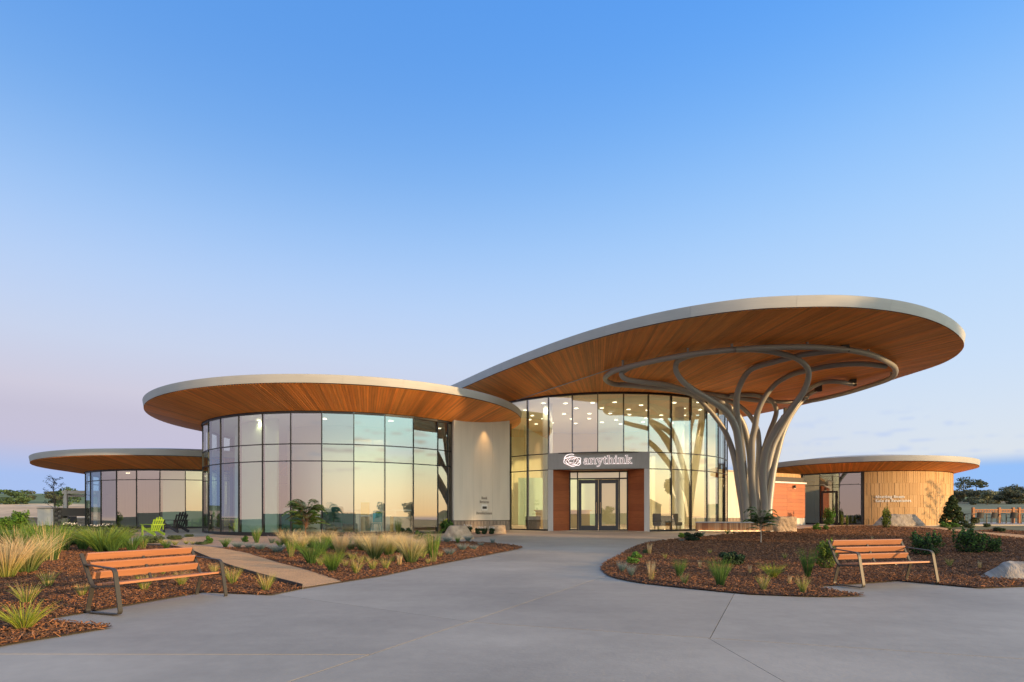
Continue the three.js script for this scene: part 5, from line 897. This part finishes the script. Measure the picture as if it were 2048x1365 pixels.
// stone cooking counter with pergola frame, left
{
  const d = 39, p = W3(121, 1052, d), o = thing('stone_counter', 'grey stone counter with dark opening beyond the left beds', 'counter', [p.x, ground(p.x, p.z), p.z], 0.1), s = F / d;
  part('panel', rbox(0.95, 1.1, 0.9, 0.02, -0.6, 0.55, 0.1), M.panelGrey, o);
  const blocks = grp('stone_pier', o); for (let r = 0; r < 8; r++) for (let c = 0; c < 2; c++) part('stone', rbox(0.2 + rr(-0.02, 0.02), 0.13, 0.6, 0.02, -0.03 + c * 0.2, 0.07 + r * 0.142, 0.12 + rr(-0.02, 0.03)), c + r & 1 ? M.stoneGrey : M.joint, blocks);
  part('counter_body', box(1.5, 0.5, 0.8, 1.0, 0.25, 0), M.stoneGrey, o); part('hood', box(1.5, 0.52, 0.8, 1.0, 0.88, 0), M.joint, o); part('opening', box(0.5, 0.5, 0.05, 0.95, 0.36, 0.41), M.black, o); part('coping', box(1.2, 0.05, 1, -0.5, 1.13, 0.1), M.plinthA, o);
  const g = thing('pergola', 'bare grey post and beam pergola over the stone counter', 'pergola', [p.x, ground(p.x, p.z), p.z], 0.1);
  part('post', box(0.17, 2.0, 0.17, 0.02, 1.35, -0.5), M.panelGrey, g); part('post', box(0.14, 2.0, 0.14, -0.85, 1.0, -1.8), M.panelGrey, g); part('post', box(0.17, 2.3, 0.17, 2.1, 1.15, -0.5), M.panelGrey, g);
  part('beam', box(2.6, 0.2, 0.12, 1.1, 2.2, -0.5), M.panelGrey, g); part('beam', box(3.2, 0.16, 0.12, 0.7, 2.02, -1.8), M.panelGrey, g); for (let i = 0; i < 3; i++) part('rafter', beam(V(-0.6 + i * 1.3, 2.12, -1.8), V(0.2 + i * 1.0, 2.24, -0.5), 0.08, 0.14), M.panelGrey, g);
  const w = thing('low_wall', 'dark low retaining wall left of the stone counter', 'wall', [fx(20, 44), ground(fx(20, 44), -44), -44]); part('face', rbox(7, 0.5, 0.3, 0.02, 0, 0.2, 0), M.plinthB, w); part('coping', rbox(7.1, 0.06, 0.4, 0.01, 0, 0.48, 0), M.conc, w);
}
// cafe tables and chairs on the right patio
{
  const ch = new THREE.Group(); ch.name = 'cafe_chair'; ch.userData = { label: '', category: 'chair' };
  for (const [x, z] of [[-0.22, 0.22], [0.22, 0.22], [-0.22, -0.22], [0.22, -0.22]]) part('leg', tube([V(x, 0.42, z), V(x * 1.15, 0, z * 1.2)], 0.014, 0.012, 3, 6), M.black, ch);
  part('seat', rbox(0.5, 0.03, 0.48, 0.012, 0, 0.43, 0), M.black, ch);
  const bk = arcWall(0, 0.28, 0.52, Math.PI - 0.5, Math.PI + 0.5, 0, 0.46, 10); bk.rotateX(-0.22).translate(0, 0.43, 0); part('backrest', bk, M.black, ch);
  for (const s of [-1, 1]) part('armrest', tube([V(s * 0.25, 0.43, 0.2), V(s * 0.27, 0.64, 0.16), V(s * 0.27, 0.66, -0.2)], 0.014, 0.014, 6, 6), M.black, ch);
  const tb = new THREE.Group(); tb.name = 'cafe_table'; tb.userData = { label: '', category: 'table' };
  part('tabletop', rbox(1.3, 0.035, 0.8, 0.01, 0, 0.72, 0), M.steelDark, tb); for (const [x, z] of [[-0.58, 0.33], [0.58, 0.33], [-0.58, -0.33], [0.58, -0.33]]) part('leg', box(0.05, 0.7, 0.05, x, 0.35, z), M.black, tb);
  const Y = (x, z) => V(x, ground(x, z) + 0.034, z), g1 = 'black cafe tables on the right patio', g2 = 'black cafe chairs on the right patio';
  for (const [k, [x, z]] of [[34.4, -44.5], [35.8, -48.5], [37.2, -44.8], [40.2, -45]].entries()) dup(tb, 'black rectangular cafe table on the right patio, ' + ORD[k] + ' from the conifer', Y(x, z), 0.05, 1, g1);
  dup(tb, 'black cafe table partly hidden behind the conifer', Y(30.4, -43.5), 0.3, 0.9);
  dup(ch, 'black cafe chair alone beside the tile wall', Y(29.2, -42.2), 1.7, 1);
  for (const [k, [x, z, t]] of [[33.2, -44.6, 1.6], [33.9, -43.6, 3.1], [34.2, -45.5, 0], [35.4, -47.6, 3.1], [34.9, -43.6, 3.2], [37, -45.8, 0.1], [36.6, -43.9, 3.0], [37.7, -43.8, 3.3], [39.8, -44, 3.1], [40.8, -44, 3.1]].entries()) dup(ch, 'black cafe chair at the patio tables, ' + ORD[k] + ' to the right of the conifer', Y(x, z), t, 1, g2);
  const f = thing('timber_trellis', 'reddish timber post and rail trellis behind the cafe tables', 'trellis', [0, 0, 0]), xs = [1947, 1999, 2027, 2039, 2075];
  const tops = xs.map((x) => W3(x, 1019, 47)); for (const p of tops) part('post', box(0.16, 1.5, 0.16, p.x, p.y - 0.62, p.z), M.trellis, f);
  part('rail', beam(tops[0].clone().add(V(0, -0.05, 0)), tops[4].clone().add(V(0, -0.05, 0)), 0.1, 0.1), M.trellis, f); part('rail', beam(tops[0].clone().add(V(0, -0.24, 0)), tops[4].clone().add(V(0, -0.24, 0)), 0.08, 0.08), M.trellis, f);
  for (let i = 0; i < 24; i++) { const p = tops[0].clone().lerp(tops[4], (i + 0.5) / 24); part('baluster', box(0.05, 0.2, 0.04, p.x, p.y - 0.145, p.z), M.trellis, f); }
}
// ---------------------------------------------------------------- seen through the glass
{
  const armchair = (mat) => { const o = new THREE.Group(); o.name = 'wing_armchair'; o.userData = { label: '', category: 'armchair' }; part('seat', rbox(0.75, 0.42, 0.75, 0.08, 0, 0.24, 0), mat, o); part('backrest', rbox(0.78, 0.95, 0.2, 0.09, 0, 0.72, -0.34).rotateX(-0.08), mat, o); for (const s of [-1, 1]) part('wing', rbox(0.14, 0.75, 0.6, 0.06, s * 0.38, 0.55, -0.08), mat, o); return o; };
  const f = MID.floor + 0.035, at = (x, d) => V(fx(x, d), f, -d);
  dup(armchair(M.teal), 'dark teal wing armchair behind the middle drum glass', at(692, 27.3), 2.4, 1.05);
  dup(armchair(M.tealPattern), 'speckled teal armchair behind the drum glass beside the teal wing one', at(662, 27.4), 2.9, 0.85);
  dup(armchair(M.teal), 'dark teal armchair hidden behind the sumac leaves', at(585, 27.6), 3.4, 1.0);
  const t = thing('study_table', 'pale wood table with slab ends behind the drum glass', 'table', at(748, 27.7), 0.1); part('tabletop', rbox(1.5, 0.05, 0.8, 0.01, 0.2, 0.8, 0), M.white, t); part('slab_end', box(0.09, 0.78, 0.75, -0.4, 0.39, 0), M.maple, t); part('slab_end', box(0.09, 0.78, 0.75, 0.8, 0.39, 0), M.maple, t);
  const pl = thing('wood_pier', 'square pale wood pier beside the study table indoors', 'pier', at(730, 28.4)); part('shaft', rbox(0.34, 1.45, 0.34, 0.01, 0, 0.72, 0), M.maple, pl);
  const c = thing('side_chair', 'light blue side chair with four legs at the study table', 'chair', at(752, 27.1), 0.5); part('seat', rbox(0.44, 0.03, 0.42, 0.012, 0, 0.45, 0), M.tealChair, c); part('backrest', rbox(0.42, 0.42, 0.03, 0.012, 0, 0.72, 0.2).rotateX(0.05), M.tealChair, c); for (const [x, z] of [[-1, -1], [1, -1], [-1, 1], [1, 1]]) part('leg', tube([V(x * 0.17, 0.44, z * 0.16), V(x * 0.22, 0, z * 0.21)], 0.018, 0.014, 2, 6), M.tealChair, c);
  const bag = new THREE.SphereGeometry(0.13, 12, 8).scale(1.2, 0.7, 0.7).translate(0, 0, 0), bm = part(numbered('cushion'), bag, M.lime, scene); bm.position.copy(at(757, 27.3)).add(V(0, 0.9, 0)); bm.userData = { label: 'small lime green cushion on the light blue side chair', category: 'cushion' };
  const r = thing('white_railing', 'white indoor railing crossing behind the armchairs', 'railing', [0, 0, 0]), ra = at(648, 28.8), rb = at(826, 28.8); ra.y += 0; part('top_rail', beam(ra.clone().add(V(0, 1.08, 0)), rb.clone().add(V(0, 1.08, 0)), 0.05, 0.05), M.white, r); part('lower_rail', beam(ra.clone().add(V(0, 0.75, 0)), rb.clone().add(V(0, 0.75, 0)), 0.025, 0.025), M.white, r); for (let i = 0; i <= 5; i++) { const p = ra.clone().lerp(rb, i / 5); part('post', box(0.05, 1.06, 0.05, p.x, p.y + 0.53, p.z), M.white, r); }
  const tb = thing('lobby_bench', 'long brown lounge seat behind the hall glass, right of the doors', 'seat', [fx(1335, 33), HALL.floor + 0.02, -33], 0.2); part('seat', rbox(1.5, 0.2, 0.6, 0.05, 0, 0.36, 0), M.brownSeat, tb); part('backrest', rbox(1.5, 0.5, 0.14, 0.05, 0, 0.68, -0.25), M.brownSeat, tb); for (const [x, z] of [[-0.65, 0.22], [0.65, 0.22], [-0.65, -0.22], [0.65, -0.22]]) part('leg', box(0.06, 0.26, 0.06, x, 0.13, z), M.maple, tb);
  const ls = thing('lounge_chair', 'dark round back chair behind the hall glass, left of the doors', 'chair', [fx(1066, 34), HALL.floor + 0.02, -34]); part('seat', new THREE.CylinderGeometry(0.4, 0.36, 0.42, 24).translate(0, 0.23, 0), M.brownSeat, ls); part('backrest', shellWall(0, 0, 0.43, 1.6, 4.7, 0.2, 0.78, 0.1, 20), M.brownSeat, ls);
  const lt = thing('lobby_table', 'small pale table behind the hall glass beside the lounge seat', 'table', [fx(1392, 34), HALL.floor + 0.02, -34]); part('tabletop', new THREE.CylinderGeometry(0.5, 0.5, 0.05, 28).translate(0, 0.74, 0), M.maple, lt); part('pedestal', tube([V(0, 0, 0), V(0, 0.73, 0)], 0.05, 0.04, 3, 12), M.maple, lt); part('base', new THREE.CylinderGeometry(0.3, 0.32, 0.03, 24).translate(0, 0.015, 0), M.maple, lt);
}
// ---------------------------------------------------------------- across the road behind the viewpoint, seen mirrored in the glass, plus an added row of shade trees
{
  const house = (label, x, z, w, d, h, turn, mat) => { const o = thing('house', label, 'house', [x, ground(x, z) - 0.2, z], turn); part('wall', box(w, h, d, 0, h / 2, 0), mat, o); const rf = new THREE.Shape([new THREE.Vector2(-w / 2 - 0.4, 0), new THREE.Vector2(w / 2 + 0.4, 0), new THREE.Vector2(0, w * 0.28)]); part('roof', new THREE.ExtrudeGeometry(rf, { depth: d + 0.8, bevelEnabled: false }).translate(0, h, -d / 2 - 0.4), M.plinthB, o); for (const k of [-1, 1]) part('window', box(1.4, 1.3, 0.08, k * w / 4, h * 0.55, -d / 2 - 0.03), M.frame, o); };
  house('pitched roof house across the road, mirrored in the hall glass', 75, 85, 14, 10, 5.5, 0.4, M.tileA); house('wide house beside its neighbour, mirrored in the hall glass', 96, 68, 16, 11, 6, 0.7, M.plinthA); house('lower house far across the road, mirrored at the edge', 118, 44, 14, 10, 5, 1.1, M.tileB);
  seed = 555; const CW = ['farthest along', 'third along', 'second along', 'nearest the viewpoint'];
  for (let i = 0; i < 4; i++) { const x = 62 + rr(-1.5, 1.5), z = 5.4 + i * 3.5, H = rr(16.5, 18.5), o = thing('added_shade_tree', 'tall added tree shading the hall from beyond the right picture edge, ' + CW[i] + ' in its row', 'tree', [x, ground(x, z) - 0.1, z], rr(0, 6)), cl = []; for (let k = 0; k < 26; k++) { const a = rr(0, 6.28), r = (i < 4 ? 3.2 : 2.2) * Math.sqrt(rnd()), y = H * rr(0.12, 0.95), f = Math.sin(Math.PI * clamp(0.12 + y / H * 0.85)) ** 0.6; cl.push([Math.cos(a) * r * f, y, Math.sin(a) * r * f, rr(1.2, 2), rr(1, 1.7), rr(1.2, 2), 150, rr(0.7, 1.25)]); } part('crown', leafGeo(cl, 0.62, FT, 0.3, 1.2), M.leaf, o); part('trunk', tube([V(0, 0, 0), V(0.3, H * 0.4, 0), V(0, H * 0.85, 0)], 0.42, 0.1, 8, 9), M.bark, o); }  // added unseen row, keeps the sun off the hall and middle drum
  seed = 77; for (const [k, [x, z, h]] of [[110, 58, 7], [88, 80, 8], [60, 92, 7], [30, 120, 7], [-20, 130, 8], [-50, 80, 7], [-72, 70, 8]].entries()) { farTree('bushy tree mirrored in the glass, ' + ORD[k] + ' along the road behind the viewpoint', x, -z, h, h * 0.9, 'mirrored_tree', FT, 'trees behind the viewpoint'); }
}

const renderer = new THREE.WebGLRenderer({ antialias: true });
renderer.setSize(1024, 682); renderer.toneMapping = THREE.LinearToneMapping; renderer.toneMappingExposure = EXPOSURE;
renderer.shadowMap.enabled = true; renderer.shadowMap.type = THREE.PCFSoftShadowMap;
renderer.render(scene, camera);
